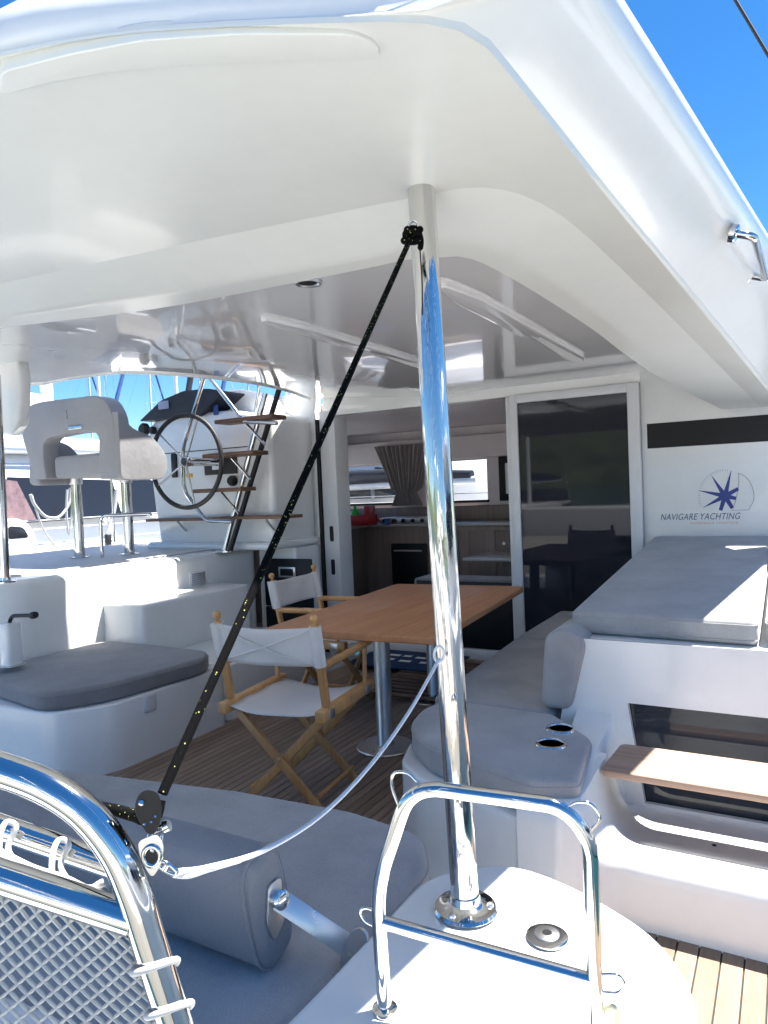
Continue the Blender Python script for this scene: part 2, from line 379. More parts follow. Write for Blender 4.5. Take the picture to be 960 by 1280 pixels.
G6 = [inn(p, .015, .05) for p in G5]; G7 = [inn(p, .10, .13) for p in G5]; G8 = [inn(p, .45, .20) for p in G5]
def curve_between(a, b, f): return [p.lerp(q, f) for p, q in zip(a, b)]
hard = thing('hardtop', 'white moulded fibreglass hardtop roof over the cockpit', 'roof', (-2.3, 3, 2.0))
def hp(o): o.parent = hard; o.matrix_parent_inverse = hard.matrix_basis.inverted(); return o
# vertices stay in world space, so parts of a placed Empty get the inverse of its transform
def inv(o, p): o.parent = p; o.matrix_parent_inverse = p.matrix_basis.inverted(); return o
rows = [G0, G1, curve_between(G1, G2, .75), G2, curve_between(G2, G3, .12), curve_between(G2, G3, .94), G3]
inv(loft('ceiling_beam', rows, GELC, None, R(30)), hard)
G34 = []
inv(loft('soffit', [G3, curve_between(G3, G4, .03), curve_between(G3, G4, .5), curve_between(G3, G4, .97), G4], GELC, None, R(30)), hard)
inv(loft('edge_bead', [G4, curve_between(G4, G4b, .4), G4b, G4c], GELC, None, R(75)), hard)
inv(loft('fascia', [G4c, curve_between(G4c, G45, .5), G45, curve_between(G45, G5, .6), G5, G6, G7, G8], GEL, None, R(60)), hard)
# port edge of the roof, open over the helm
PE = [Vector(p) for p in [(-4.9,1.2,2.18),(-4.72,2.6,2.20),(-4.66,3.17,2.25),(-4.24,3.20,2.25),(-3.84,3.27,2.25),(-3.55,3.50,2.25),(-3.40,3.80,2.25),(-3.37,4.2,2.25),(-3.5,4.7,2.22),(-3.75,5.32,2.20)]]
PEs = resample(spline(PE, 6), 40)
inner = [(p.x, p.y) for p in G0]
def ceil_z(x, y): return 2.15 + max(0, min(.10, (-2.6-x)*.085))
# inner ceiling as a fan of quads between the beam line and the bulkhead/port line
far = resample([PEs[0]] + PEs[1:] + [Vector((-3.4,5.32,2.15)), Vector((-.30,5.32,2.15))], NR)
rowsC = []
for k in range(9):
    w = k/8; l = []
    for a, b in zip(G0, far):
        p = a.lerp(b, w); l.append(Vector((p.x, p.y, ceil_z(p.x, p.y)-.0005 if k < 8 else ceil_z(p.x, p.y))))
    rowsC.append(l)
inv(loft('inner_ceiling', rowsC, GELI, None, R(35)), hard)
lipA = [Vector((p.x, p.y, ceil_z(p.x, p.y)+.001)) for p in PEs]
lipB = [p+Vector((-.02,0,-.012)) for p in lipA]; lipC = [p+Vector((-.06,.0,.05)) for p in lipA]; lipD = [p+Vector((.0,.0,.2)) for p in lipA]
inv(loft('port_rim', [lipA, lipB, lipC, lipD], GEL, None, R(60)), hard)
# top skin
top = [p+Vector((0,0,0)) for p in G8]; farT = resample([PEs[0]+Vector((0,0,.2))]+[p+Vector((0,0,.2)) for p in PEs[1:]]+[Vector((-3.4,5.36,2.42)), Vector((.10,5.36,2.42))], NR)
inv(loft('roof_skin', [top, curve_between(top, farT, .5), farT], GEL, None, R(40)), hard)
# recessed panel line along the aft edge of the soffit
ra = [(0,118),(60,101),(130,89),(240,79),(360,74),(455,74),(476,70),(470,52),(440,40),(300,40),(180,48),(90,65),(0,88)]
rp = [zp(u, v, 2.046, 0, 0) for u, v in ra]
inv(prism('soffit_panel', [(p.x, p.y) for p in rp] + [(rp[0].x-1.5, rp[-1].y-.15), (rp[0].x-1.5, rp[0].y-.05)][::-1][:0], 2.043, 2.07, GELC, None, .008, 4, .02), hard)
for (u0, v0, u1, v1, w) in ((340,395,530,460,.05), (550,355,728,450,.055)):
    a, b = at(u0, v0, z=2.145), at(u1, v1, z=2.145); xm = (a.x+b.x)/2
    ol = [(xm-w*.35, a.y), (xm+w*.35, a.y), (xm+w, a.y+.25), (xm+w, b.y-.15), (xm+w*.3, b.y), (xm-w*.3, b.y), (xm-w, b.y-.15), (xm-w, a.y+.25)]
    inv(prism('ceiling_rib', ol, 2.130, 2.16, GELI, None, .02, 4, .05), hard)
dl = at(385, 352, z=2.149)
inv(lathe('downlight', [(0,-.004),(.034,-.004),(.04,-.010),(.046,-.010),(.05,0),(.05,.004)], dl, BRUSH, None, 24), hard)
inv(lathe('downlight_lens', [(0,-.006),(.033,-.005)], dl, BLACK, None, 24), hard)
# port beam end that comes down beside the helm
pe_ = [at(u, v, y=2.62) for u, v in ((-90,420),(17,428),(25,470),(23,530),(12,545),(-10,540),(-90,545))]
inv(prism('beam_end', [(p.x,p.z) for p in pe_], 2.62, 2.70, GEL, None, .02, 4, .04, 'y'), hard)

# grab handle on the roof flange
gh = thing('grab_bar', 'polished steel grab handle bolted under the roof edge near the bulkhead', 'handle')
ha, hb = zp(919, 292, 2.10, .02, 1.3), zp(938, 345, 2.10, .02, 1.3)
nrm = Vector((.92, -.05, -.36)).normalized()
tube('bar', [ha, ha+nrm*.05, hb+nrm*.05, hb], .011, STEEL, gh, 14, .03)
for p in (ha, hb): lathe('mount', [(0,.006),(.022,.006),(.026,.002),(.026,-.012)], p, STEEL, gh, 20, nrm)

# ------------------------------------------------------------------ bulkhead with sliding door
bk = thing('cabin_bulkhead', 'white cabin bulkhead with black stripe and blue star logo', 'wall')
T = .09
box('header', (-3.62,-.90), (YB,YB+T), (2.075,2.40), GEL, bk, .006)
box('side_panel', (-.905,1.3), (YB-.002,YB+T), (-.2,2.40), GEL, bk, .006)
box('door_post', (-3.66,-3.50), (YB-.012,YB+.2), (-.1,2.12), ALU, bk, .006)
box('door_post_seal', (-3.695,-3.665), (YB-.03,YB+.1), (-.1,2.05), BLACK, bk, .004)
box('port_panel', (-4.3,-3.70), (YB-.02,YB+T), (-.2,2.30), GEL, bk, .01)
box('sill', (-3.5,-.9), (YB-.03,YB+.12), (-.02,.075), ALU, bk, .006)
for z in (1.02, .72): prism('latch_recess', [(-3.597,z-.07),(-3.557,z-.07),(-3.557,z+.07),(-3.597,z+.07)], YB-.016, YB-.010, BLACK, bk, .001, 2, .018, 'y')
box('stripe', (-.865,.9), (YB-.005,YB-.001), (1.607,1.781), STRIPE, bk, 0)
LY = YB-.0035
text('lettering', 'NAVIGARE YACHTING', (-.792, LY, 1.100), .062, GREYP, bk, .28, width=.505, spacing=1.05)
text('slogan', 'EXPERIENCE TOGETHER', (-.60, LY, 1.069), .020, ORNG, bk, .28, width=.295, spacing=1.4)
def lg(u, v): p = at(800+u/6, 560+v/6, y=LY); return (p.x, p.z)
sc = lg(637, 360)
def poly2(name, pts, mat): return prism(name, pts, LY-.0008, LY, mat, bk, 0, 1, 0, 'y')
tips = [(685,165),(535,205),(435,318),(472,448),(604,468),(693,452),(720,378),(737,305)]; star = []
for k, tip in enumerate(tips):
    c = Vector(sc); t = Vector(lg(*tip)); t2 = Vector(lg(*tips[(k+1) % 8])); d = (t-c).normalized(); n = Vector((-d.y, d.x)); tw = .011 if tip[0] > 600 and tip[1] > 290 else .0006
    star += [t-n*tw, t+n*tw, c+(d+(t2-c).normalized()).normalized()*.036]
poly2('star', star, BLUEP)
for k in range(22):
    a = R(84+k*5.6); r0, r1 = 185, 203
    if 19 < k: r1 = 205
    pa = Vector(lg(637+r0*math.cos(a), 360-r0*math.sin(a))); pb = Vector(lg(637+r1*math.cos(a), 360-r1*math.sin(a))); n = Vector((-(pb-pa).y, (pb-pa).x)).normalized()*.0008
    poly2('dial_tick', [pa-n, pa+n, pb+n, pb-n], GREYP)
sl = [lg(*q) for q in [(738,188),(790,215),(830,265),(852,330),(850,395),(815,464),(690,468),(715,405),(735,310),(742,250),(738,188)]]
slp = spline([Vector((x, LY-.0004, z)) for x, z in sl[:6]], 6)+[Vector((x, LY-.0004, z)) for x, z in sl[6:]]
tube('sail_outline', slp, .0011, GREYP, bk, 6)

dr = thing('sliding_door', 'dark tinted sliding glass door in white aluminium frame', 'door')
DY = YB-.04
for nm, x, z in (('stile', (-1.855,-1.795), (.02,2.075)), ('stile', (-.985,-.905), (.02,2.075)), ('rail', (-1.795,-.985), (2.012,2.075)), ('rail', (-1.795,-.985), (.02,.09))):
    box(nm, x, (DY-.02,DY+.03), z, ALU, dr, .004)
box('pane', (-1.80,-.98), (DY-.004,DY+.012), (.06,2.02), GLASSD, dr, 0)
box('meeting_stile', (-1.90,-1.86), (DY+.02,DY+.06), (.02,2.07), ALU, dr, .004)
box('dark_lower_panel', (-2.75,-1.905), (DY+.045,DY+.07), (.08,.62), BLACK, dr, .003)

# ------------------------------------------------------------------ saloon behind the door
sal = thing('saloon_interior', 'dim saloon interior with wood cabinets seen through the open door', 'room')
FY = 7.7
box('floor', (-5.2,.2), (YB+.1,FY), (-.06,-.01), CABW, sal, 0)
box('ceiling', (-5.2,.2), (YB+.09,FY+.1), (2.085,2.2), CABWH, sal, 0)
box('side_wall', (-5.3,-5.2), (YB+.1,FY), (-.1,1.15), CABWH, sal, 0); box('side_wall', (-5.3,-5.2), (YB+.1,FY), (1.80,2.2), CABWH, sal, 0); box('side_wall', (-5.3,-5.2), (YB+.1,YB+.35), (1.15,1.80), CABWH, sal, 0)
box('side_wall', (.2,.3), (YB+.1,FY), (-.1,1.15), CABWH, sal, 0); box('side_wall', (.2,.3), (YB+.1,FY), (1.80,2.2), CABWH, sal, 0); box('side_wall', (.2,.3), (YB+.1,YB+.35), (1.15,1.80), CABWH, sal, 0)
wl = [at(418,582,y=FY), at(507,610,y=FY), at(536,578,y=FY), at(609,628,y=FY), at(628,575,y=FY)]
wz0, wz1 = at(420,611,y=FY).z, at(423,580,y=FY).z
rz0, rz1 = at(590,625,y=FY).z, at(590,575,y=FY).z
xs = [-5.2, at(416,600,y=FY).x, at(507,600,y=FY).x, at(535,600,y=FY).x, at(609,600,y=FY).x, at(628,600,y=FY).x, at(660,600,y=FY).x, .2]
box('front_wall', (-5.2,.2), (FY,FY+.08), (rz1,2.1), CABWH, sal, 0)
box('front_wall', (-5.2,.2), (FY,FY+.08), (-.1,rz0), CABWH, sal, 0)
for a, b in ((0,1),(2,3),(4,5),(6,7)): box('front_wall', (xs[a],xs[b]), (FY+.001,FY+.079), (rz0,rz1), CABWH, sal, 0)
for i, (a, b) in enumerate(((1,2),(3,4))):
    w = box('window', (xs[a]-.02,xs[b]+.02), (FY-.012,FY-.002), (rz0-.03,rz0), BLACK, sal, .003)
    box('pane', (xs[a],xs[b]), (FY+.03,FY+.036), (rz0,rz1), CLEAR, w, 0)
fr = box('window', (xs[5]-.035,xs[6]), (FY-.03,FY-.004), (rz0-.02,rz1+.03), BLACK, sal, .02); box('pane', (xs[5]+.05,xs[6]-.02), (FY-.034,FY-.031), (rz0+.06,rz1-.06), WHITEP, fr, 0)
box('pelmet', (-5.1,-2.4), (FY-.14,FY-.02), (rz1+.02,rz1+.28), CABWH, sal, .01)
# curtain gathered at its tie
cu = []
ctop, cbot = at(500,556,y=FY-.2), at(512,632,y=FY-.2)
for r_ in range(15):
    t = r_/14; z = ctop.z+(cbot.z-ctop.z)*t; half = .30*(1-t)**.9+.115 if t < .72 else .115+.10*(t-.72)/.28
    cxm = at(505,556,y=FY-.2).x + (at(509,630,y=FY-.2).x-at(505,556,y=FY-.2).x)*t
    cu.append([Vector((cxm-half+2*half*k/60, FY-.2+.022*math.sin(k*1.35+.5*math.sin(t*3))+.01*math.sin(k*.4+t*4), z)) for k in range(61)])
o = loft('curtain', cu, CURT, None, R(60)); tag(o, 'grey-brown gathered curtain between the saloon windows', 'curtain')
sm = o.modifiers.new('thick', 'SOLIDIFY'); sm.thickness = .004
# galley
gal = thing('galley_cabinet', 'brown galley cabinets with pale worktop and stove inside the saloon', 'cabinet')
gz = 1.0
box('cabinet_body', (-5.1,-2.35), (7.05,7.62), (-.0,gz-.035), CABW, gal, .004)
box('worktop', (-5.1,-2.33), (7.02,7.64), (gz-.033,gz), COUNT, gal, .006)
box('cabinet_body', (-5.1,-4.28), (6.0,7.03), (0,gz-.035), CABW, gal, .004)
box('worktop', (-5.1,-4.25), (5.98,7.018), (gz-.034,gz-.001), COUNT, gal, .006)
box('backsplash', (-5.1,-2.35), (7.6,7.66), (gz+.002,1.17), CABW, gal, .004)
box('stove_panel', (-4.1,-3.30), (7.04,7.4), (gz+.003,gz+.07), BRUSH, gal, .004)
for k in range(6): lathe('knob', [(0,.03),(.018,.03),(.022,.0)], (-4.02+.12*k, 7.035, gz+.037), BLACK, gal, 12, (0,-1,0))
ov = box('oven', (-3.95,-3.50), (7.025,7.045), (.30,.78), BLACK, gal, .006); tube('oven_handle', [(-3.9,7.0,.70),(-3.55,7.0,.70)], .010, BRUSH, ov, 10)
for x0 in (-3.42,-3.0,-2.68): box('cabinet_door', (x0,x0+.30), (7.03,7.047), (.06,gz-.08), CABW, gal, .004)
for x0 in (-3.30,-2.60): lathe('latch', [(0,.008),(.016,.006),(.018,0)], (x0, 7.03, .78), BRUSH, gal, 14, (0,-1,0))
rb = thing('storage_box', 'red plastic tray on the galley worktop below the window', 'tray'); pa = at(423,636,y=6.9)
box('tray_base', (pa.x,pa.x+.48), (6.75,6.98), (gz+.002,gz+.02), REDP, rb, .01)
for q in ((6.75,6.765),(6.965,6.98)): box('tray_wall', (pa.x,pa.x+.48), q, (gz+.021,gz+.12), REDP, rb, .004)
box('tray_wall', (pa.x+.40,pa.x+.47), (6.80,6.95), (gz+.021,gz+.22), REDP, rb, .01)
gb = at(443,622,y=6.86); lathe('detergent_bottle', [(0,0),(.05,0),(.055,.02),(.055,.10),(.045,.14),(.02,.17),(.02,.20),(0,.20)], (gb.x,6.86,gz+.022), GRNP, None, 18)
tag(bpy.data.objects['detergent_bottle'], 'green bottle standing in the red tray in the galley', 'bottle')
lathe('cup', [(0,0),(.03,0),(.04,.07),(.036,.07),(.028,.004)], (gb.x+.42,6.85,gz+.002), BLUES, None, 16); tag(bpy.data.objects['cup'], 'small blue cup beside the red tray in the galley', 'cup')
st = thing('saloon_table', 'pale topped saloon table beyond the sliding door', 'table')
q = at(580,697,z=.72); box('table_top', (q.x,-1.0), (q.y-.05,q.y+.62), (.69,.72), COUNT, st, .01); box('table_leg', (q.x+.3,-1.4), (q.y+.2,q.y+.5), (0,.688), CABW, st, .01)
sb = thing('saloon_settee', 'dark wood fronted settee below the saloon table', 'sofa')
box('settee_base', (-3.0,-1.0), (5.75,6.0), (0,.5), CABW, sb, .01); box('settee_cushion', (-3.0,-1.0), (5.72,6.02), (.502,.58), FABD, sb, .03)

# ------------------------------------------------------------------ cockpit sole and decks with planks
def planks(name, x0, x1, y0, y1, z, w, mat, base_mat=CAULK, gap=.005, base=.05, clip=None):
    s = struct(box(name, (x0,x1), (y0,y1), (z-base,z-.006), base_mat, None, 0)); n = int((x1-x0)/w); me = None
    for k in range(n):
        o = box('plank', (-(w-gap)/2,(w-gap)/2), (y0+.002,y1-.002), (-.0055,0), mat, s, 0) if me is None else None
        if o is None: o = bpy.data.objects.new('plank', me); C.objects.link(o); o.parent = s
        else: me = o.data
        o.location = (x0+w*(k+.5), 0, z)
    return s
planks('cockpit_floor', -3.15, -1.30, 1.3, 5.26, 0.0, .0475, TEAK)
struct(box('deck_moulding', (-6.2,.4), (-.2,5.3), (-.5,-.056), GEL, None, .02))
planks('transom_deck', -.62, .82, .2, 2.26, 0.0, .060, TEAKD)

# teak grating by the door, blue door mat on it
gr = thing('teak_grating', 'slatted teak floor grating in front of the sliding door', 'grating', (0,0,.002))
for k in range(13): box('slat', (-2.55,-1.55), (4.05+k*.078,4.05+k*.078+.046), (.022,.038), TREAD, gr, .003)
for x in (-2.50,-2.05,-1.6): box('bearer', (x-.02,x+.02), (4.05,5.04), (0,.021), TREAD, gr, .003)
mt = thing('door_mat', 'navy blue door mat with white print on the teak grating', 'mat', (0,0,.042))
box('mat_body', (-3.05,-2.22), (4.62,5.14), (0,.012), BLUEM, mt, .004)
for k, (x, y, w) in enumerate(((-2.85,4.95,.10),(-2.72,4.95,.07),(-2.60,4.93,.09),(-2.80,4.82,.06),(-2.68,4.80,.10),(-2.5,4.8,.06),(-2.42,4.92,.05))):
    box('print_mark', (x,x+w), (y,y+.05), (.0125,.0135), WHITEP, mt, 0)

# ------------------------------------------------------------------ port side: bench, steps, coaming, helm platform
pb = thing('port_bench', 'white moulded bench base on port side below the grey cushion', 'bench')
prism('bench_base', [(-4.12,2.15),(-3.22,2.20),(-3.04,2.42),(-3.03,3.28),(-4.12,3.28)], -.4, .352, GEL, pb, .012, 3, .10)
box('drain_notch', (-3.052,-3.024), (2.62,2.70), (.25,.345), NONSKID, pb, .01)
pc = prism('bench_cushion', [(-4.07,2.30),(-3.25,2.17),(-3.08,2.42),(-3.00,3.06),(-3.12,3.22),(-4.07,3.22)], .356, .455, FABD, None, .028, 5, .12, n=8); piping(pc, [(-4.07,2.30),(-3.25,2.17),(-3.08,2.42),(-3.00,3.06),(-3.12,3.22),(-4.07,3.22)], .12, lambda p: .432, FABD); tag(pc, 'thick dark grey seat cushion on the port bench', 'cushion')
bs = thing('boarding_steps', 'white moulded steps leading up to the helm beside the port bench', 'steps')
prism('upper_step', [(-4.12,3.23),(-3.72,3.23),(-3.70,4.30),(-4.12,4.30)], -.05, .70, GEL, bs, .02, 4, .05)
prism('lower_step', [(-3.71,3.285),(-3.05,3.285),(-3.05,4.35),(-3.71,4.35)], -.05, .355, GEL, bs, .02, 4, .06)
cm = thing('port_coaming', 'white moulded coaming and raised helm platform on port side', 'coaming')
prism('platform', [(-6.3,2.38),(-4.30,2.38),(-4.10,2.60),(-4.10,4.9),(-6.3,5.3)], -.1, .935, GEL, cm, .05, 6, .16, n=8)
prism('platform_tread', [(-6.1,2.75),(-4.35,2.75),(-4.35,4.75),(-6.1,4.9)], .9355, .945, NONSKID, cm, .003, 2, .1)
prism('fridge_housing', [(-4.11,4.90),(-3.70,4.90),(-3.70,5.28),(-4.11,5.28)], -.1, .934, GEL, cm, .02, 3, .03)
vt = thing('vent_grille', 'small white louvred vent in the helm riser', 'vent')
vp = at(236,716,x=-4.095); 
box('vent_frame', (-4.0995,-4.092), (vp.y,vp.y+.19), (vp.z-.13,vp.z), WHITEP, vt, .004)
for k in range(7): box('louvre', (-4.093,-4.086), (vp.y+.02,vp.y+.17), (vp.z-.118+k*.016,vp.z-.108+k*.016), BRUSH, vt, .001)
vt2 = thing('vent_grille', 'second white vent low on the riser behind the director chairs', 'vent'); vp = at(288,757,x=-4.095)
box('vent_frame', (-4.0995,-4.092), (vp.y,vp.y+.15), (vp.z-.12,vp.z), WHITEP, vt2, .004)
for k in range(6): box('louvre', (-4.093,-4.086), (vp.y+.02,vp.y+.13), (vp.z-.108+k*.016,vp.z-.098+k*.016), BRUSH, vt2, .001)
fg = thing('fridge', 'black cockpit fridge door beside the saloon entrance', 'fridge')
f0, f1 = at(331,712,y=4.885), at(389,690,y=4.885)
box('fridge_door', (f0.x,f1.x), (4.872,4.897), (.42,f1.z-.06), BLACK, fg, .006); box('fridge_drawer', (f0.x,f1.x), (4.872,4.897), (.06,.412), BLACK, fg, .006)
hx = (f0.x+f1.x)/2; box('handle_frame', (hx-.09,hx+.09), (4.866,4.8715), (f1.z-.22,f1.z-.13), BRUSH, fg, .003); box('handle_pocket', (hx-.07,hx+.07), (4.863,4.8658), (f1.z-.205,f1.z-.145), BLACK, fg, .002)
# winch handle in its pocket
wh = thing('winch_handle', 'black crank handle standing in white pocket on the port bench', 'crank')
w0, w1 = at(12,776,y=2.42), at(42,769,y=2.42); wb0 = at(12,832,y=2.42)
tube('arm', [w0+Vector((0,0,-.10)), w0, w0+Vector((.03,0,.03)), w1], .011, BLACK, wh, 12, .02)
lathe('grip', [(0,-.02),(.018,-.02),(.021,0),(.018,.02),(0,.02)], w1, BLACK, wh, 16, (1,0,.15))
pk = prism('pocket', [(-.045,-.05),(.045,-.05),(.045,.05),(-.045,.05)], .0, w0.z-wb0.z-.01, GEL, wh, .008, 3, .03); pk.location = (w0.x, 2.42, wb0.z)
lathe('pocket_flange', [(.0,.0),(.07,.0),(.075,.006),(.06,.012),(.0,.012)], (w0.x,2.42,wb0.z), STEEL, wh, 24)
# port roof post
pp = thing('roof_post', 'polished steel roof post on the port coaming behind the bench', 'post')
pq = at(6,728,z=.945); pt = at(-6,470,y=pq.y)
tube('tube', [pq, Vector((pt.x,pq.y,2.16))], .030, STEEL, pp, 20); lathe('base_flange', [(0,0),(.065,0),(.065,.008),(.035,.014),(.033,.03),(0,.03)], pq, STEEL, pp, 24)

# ------------------------------------------------------------------ helm seat
hs = thing('helm_chair', 'grey upholstered helm bench seat with open backrest on steel posts', 'helm seat')
SY = 3.55
def sy(u, v, y=SY): p = at(u, v, y=y); return (p.x, p.z)
arch = [(54,599),(36,542),(44,508),(62,503),(128,495),(142,501),(152,522),(156,599),(134,599),(133,546),(127,540),(100,541),(70,547),(64,555),(64,574),(68,599)]
bk2 = prism('backrest', [sy(u, v) for u, v in arch], SY-.07, SY+.07, FABL, hs, .03, 4, [.03,.06,.07,.05,.05,.06,.06,.02,.02,.03,.02,.05,.03,.02,.02,.02], 'y')
pl_ = sy(88,532); pr_ = sy(99,528)
b0 = sy(66,598); b1 = sy(150,598); st_ = sy(90,569)[1]
prism('seat_cushion', [(b0[0]+.03,SY-.02),(b1[0]-.03,SY-.02),(b1[0]-.03,SY+.46),(b0[0]+.03,SY+.46)], b0[1]-.005, st_, FABL, hs, .035, 4, .06)
xa = sy(152,560)[0]
def sx(u, v): p = at(u, v, x=xa+.05); return (p.y, p.z)
prism('armrest', [sx(u, v) for u, v in ((146,510),(157,527),(166,536),(190,546),(206,567),(209,582),(204,599),(150,600))], xa-.06, xa+.06, FABL, hs, .035, 5, .05, 'x')
xl = sy(48,560)[0]
prism('armrest', [sx(u, v) for u, v in ((150,527),(166,536),(190,546),(206,567),(209,582),(204,599),(150,600))], xl-.05, xl+.07, FABL, hs, .035, 5, .05, 'x')
e1_ = at(86,534,y=SY-.072); em = box('emblem', (e1_.x,e1_.x+.15), (SY-.078,SY-.0705), (e1_.z-.022,e1_.z+.006), STEEL, hs, .003)
e2_ = at(83,517,y=SY-.072); prism('stitched_mark', [(e2_.x-.008,e2_.z-.04),(e2_.x+.012,e2_.z-.04),(e2_.x,e2_.z+.03)], SY-.073, SY-.0705, FABD, hs, 0, 1, 0, 'y')
for (u, v) in ((100,697),(162,693)):
    p = at(u, v, z=.946); tp = b0[1]-.02
    tube('post', [p, Vector((p.x,p.y,tp))], .042, STEEL, hs, 20); lathe('collar', [(.0,-.06),(.05,-.06),(.055,0),(.0,0)], (p.x,p.y,tp+.03), BRUSH, hs, 20)
    lathe('post_base', [(0,0),(.08,0),(.08,.008),(.045,.012),(0,.012)], p, STEEL, hs, 24)
pA, pB = at(128,697,z=.946), at(158,640,y=3.85)
tube('footrest', [pA, Vector((pA.x,pA.y,1.28)), Vector((pA.x+.35,pA.y+.2,1.28)), Vector((pA.x+.35,pA.y+.2,1.26))], .014, STEEL, hs, 12, .05)

bm_ = thing('added_helm_bimini', 'unseen white canvas bimini on steel hoops, added to shade the helm', 'bimini')  # added out of view; sized to shade the platform and leave a sunlit wedge
cn = [[Vector((x, 3.7+3.0*k/8, 3.0+.10*math.sin(math.pi*k/8)-.05*((x+5.1)/1.3)**2)) for x in (-6.4,-5.9,-5.4,-4.9,-4.4,-4.05,-3.82)] for k in range(9)]
loft('canopy', cn, WHITEP, bm_, R(60)).modifiers.new('t', 'SOLIDIFY').thickness = .006
for yy in (3.75, 5.2, 6.6): tube('hoop', [(-6.35,yy,.95),(-6.35,yy,2.9),(-5.1,yy,2.99),(-3.85,yy,2.93)], .013, STEEL, bm_, 10, .12)
# ------------------------------------------------------------------ helm console and wheel
hc = thing('helm_console', 'white helm console with black instrument cover and engine panel', 'console')
CY = 4.66
def cyy(u, v, y=CY): p = at(u, v, y=y); return (p.x, p.z)
pl0 = [cyy(u, v) for u, v in ((190,620),(182,530),(216,517),(290,512),(318,516))]; pxr = -3.72
prism('pod', [(cyy(200,690)[0],.95)]+pl0+[(pxr,2.08),(pxr,.95)], CY, CY+.60, GEL, hc, .05, 6, [0,.2,.15,.2,.2,.15,.2,0], 'y', n=8)
prism('pod_skirt', [(cyy(196,690)[0]-.05,CY-.10),(pxr+.04,CY-.10),(pxr+.04,CY+.62),(cyy(196,690)[0]-.05,CY+.62)], .936, 1.0, GEL, hc, .03, 4, .08)
prism('pod_dome', [cyy(u, v, CY+.25) for u, v in ((258,520),(274,490),(300,485),(322,492),(332,515),(330,560),(262,560))], CY+.22, CY+.58, GEL, hc, .05, 5, .15, 'y')
cov = [Vector(cyy(u, v, CY-.02)) for u, v in ((177,527),(204,501),(232,489),(262,486),(284,489),(252,520))]
prism('instrument_cover', cov, CY-.05, CY+.35, NAVYC, hc, .02, 4, .03, 'y')
def panel(nm, u0, v0, u1, v1, mat, d=.006, r=.01):
    uc, vc = (u0+u1)/2, (v0+v1)/2; a, b = (cyy(u0, vc)[0], cyy(uc, v0)[1]), (cyy(u1, vc)[0], cyy(uc, v1)[1]); return prism(nm, [(a[0],b[1]),(b[0],b[1]),(b[0],a[1]),(a[0],a[1])], CY-d, CY-.0005, mat, hc, .002, 2, r, 'y')
panel('engine_panel', 257, 566, 297, 593, BLACK, .02); panel('throttle_panel', 216, 567, 222, 597, BLACK, .02)
panel('instruction_plate', 267, 573, 281, 587, WHITEP, .023); panel('warning_label', 233, 592, 241, 597, YEL); panel('sticker', 267, 506, 273, 519, BLUES)
panel('seam', 205, 562, 310, 563.2, CAULK, .003, 0)
for (u, v, r_) in ((292,601,.045),(182,537,.06),(193,538,.035)):
    p = at(u, v, y=CY-.01); lathe('knob', [(0,.05),(r_*.7,.05),(r_,.03),(r_,0)], p, BLACK, hc, 16, (0,-1,0))
panel('cover_print', 204, 502, 217, 512, plain('cover_print', (.30,.34,.48), .6)) ; bpy.data.objects['cover_print'].location.y = -.055
sw = thing('steering_wheel', 'large black rimmed steering wheel with steel spokes', 'wheel')
wc = at(232,577,y=4.20); WR = .372
wq = Matrix.Rotation(R(2), 3, 'Z')
def wpt(r_, a, d=0): return wc + wq @ Vector((r_*math.cos(a), d, r_*math.sin(a)))
tube('rim', [wpt(WR, 2*math.pi*k/64) for k in range(64)], .019, RUBBER, sw, 14, 0, True)
for k in range(5):
    a = R(66+72*k); tube('spoke', [wpt(.03,a), wpt(WR-.012,a)], .008, STEEL, sw, 10)
lathe('hub', [(0,-.02),(.032,-.02),(.045,0),(.04,.04),(.028,.46),(0,.46)], wc, STEEL, sw, 24, wq @ Vector((0,1,0)))
# ------------------------------------------------------------------ ladder to the roof
ld = thing('boarding_ladder', 'steel ladder with wooden treads and black handrail beside the helm', 'ladder')
lb = at(286,689,z=.938); ltop = at(349,486,y=lb.y+.12)
off = Vector((-.045,0,0))
tube('side_rail', [lb+off, ltop+off+Vector((-.10,0,-.02))], .024, STEEL, ld, 14)
tube('handrail', [lb+Vector((.03,-.02,.0)), ltop], .022, BLACK, ld, 14)
lathe('foot_plate', [(0,0),(.11,0),(.11,.008),(.05,.012),(0,.012)], lb, STEEL, ld, 24)
for (u0, u1, v) in ((283,356,525),(268,333,568),(256,318,612)):
    a, b = at(u0, v, y=lb.y+.02), at(u1, v, y=lb.y+.02); zc = (a.z+b.z)/2
    t_ = prism('tread', [(a.x,lb.y-.14),(b.x,lb.y-.14),(b.x,lb.y+.06),(a.x,lb.y+.06)], zc-.018, zc+.014, TREAD, ld, .006, 2, .03)
    m = at((u0+u1)/2+8, v, y=lb.y); tube('tread_bracket', [m+Vector((-.16,0,-.02)), m+Vector((.02,.0,-.20))], .012, STEEL, ld, 10)
def ly(u, v): return at(u, v, y=lb.y-.12)
tube('guard_rail', [ly(346,529), ly(305,527), ly(257,466), ly(228,562), ly(230,613), ly(257,651), ly(290,652)], .017, STEEL, ld, 12, .07)
tube('stay', [at(325,478,y=lb.y+.3), at(318,520,y=lb.y+.3), at(322,560,y=lb.y+.3), at(340,563,y=lb.y+.3)], .012, STEEL, ld, 10, .06)
tr = thing('teak_trim_step', 'narrow varnished wood shelf along the foot of the helm console', 'shelf')
a, b = at(190,650,y=4.58), at(372,643,y=4.58)
prism('shelf_board', [(a.x,4.50),(a.x+.9,4.50),(a.x+.9,4.655),(a.x,4.655)], a.z-.012, a.z+.012, TREAD, tr, .005, 2, .01)
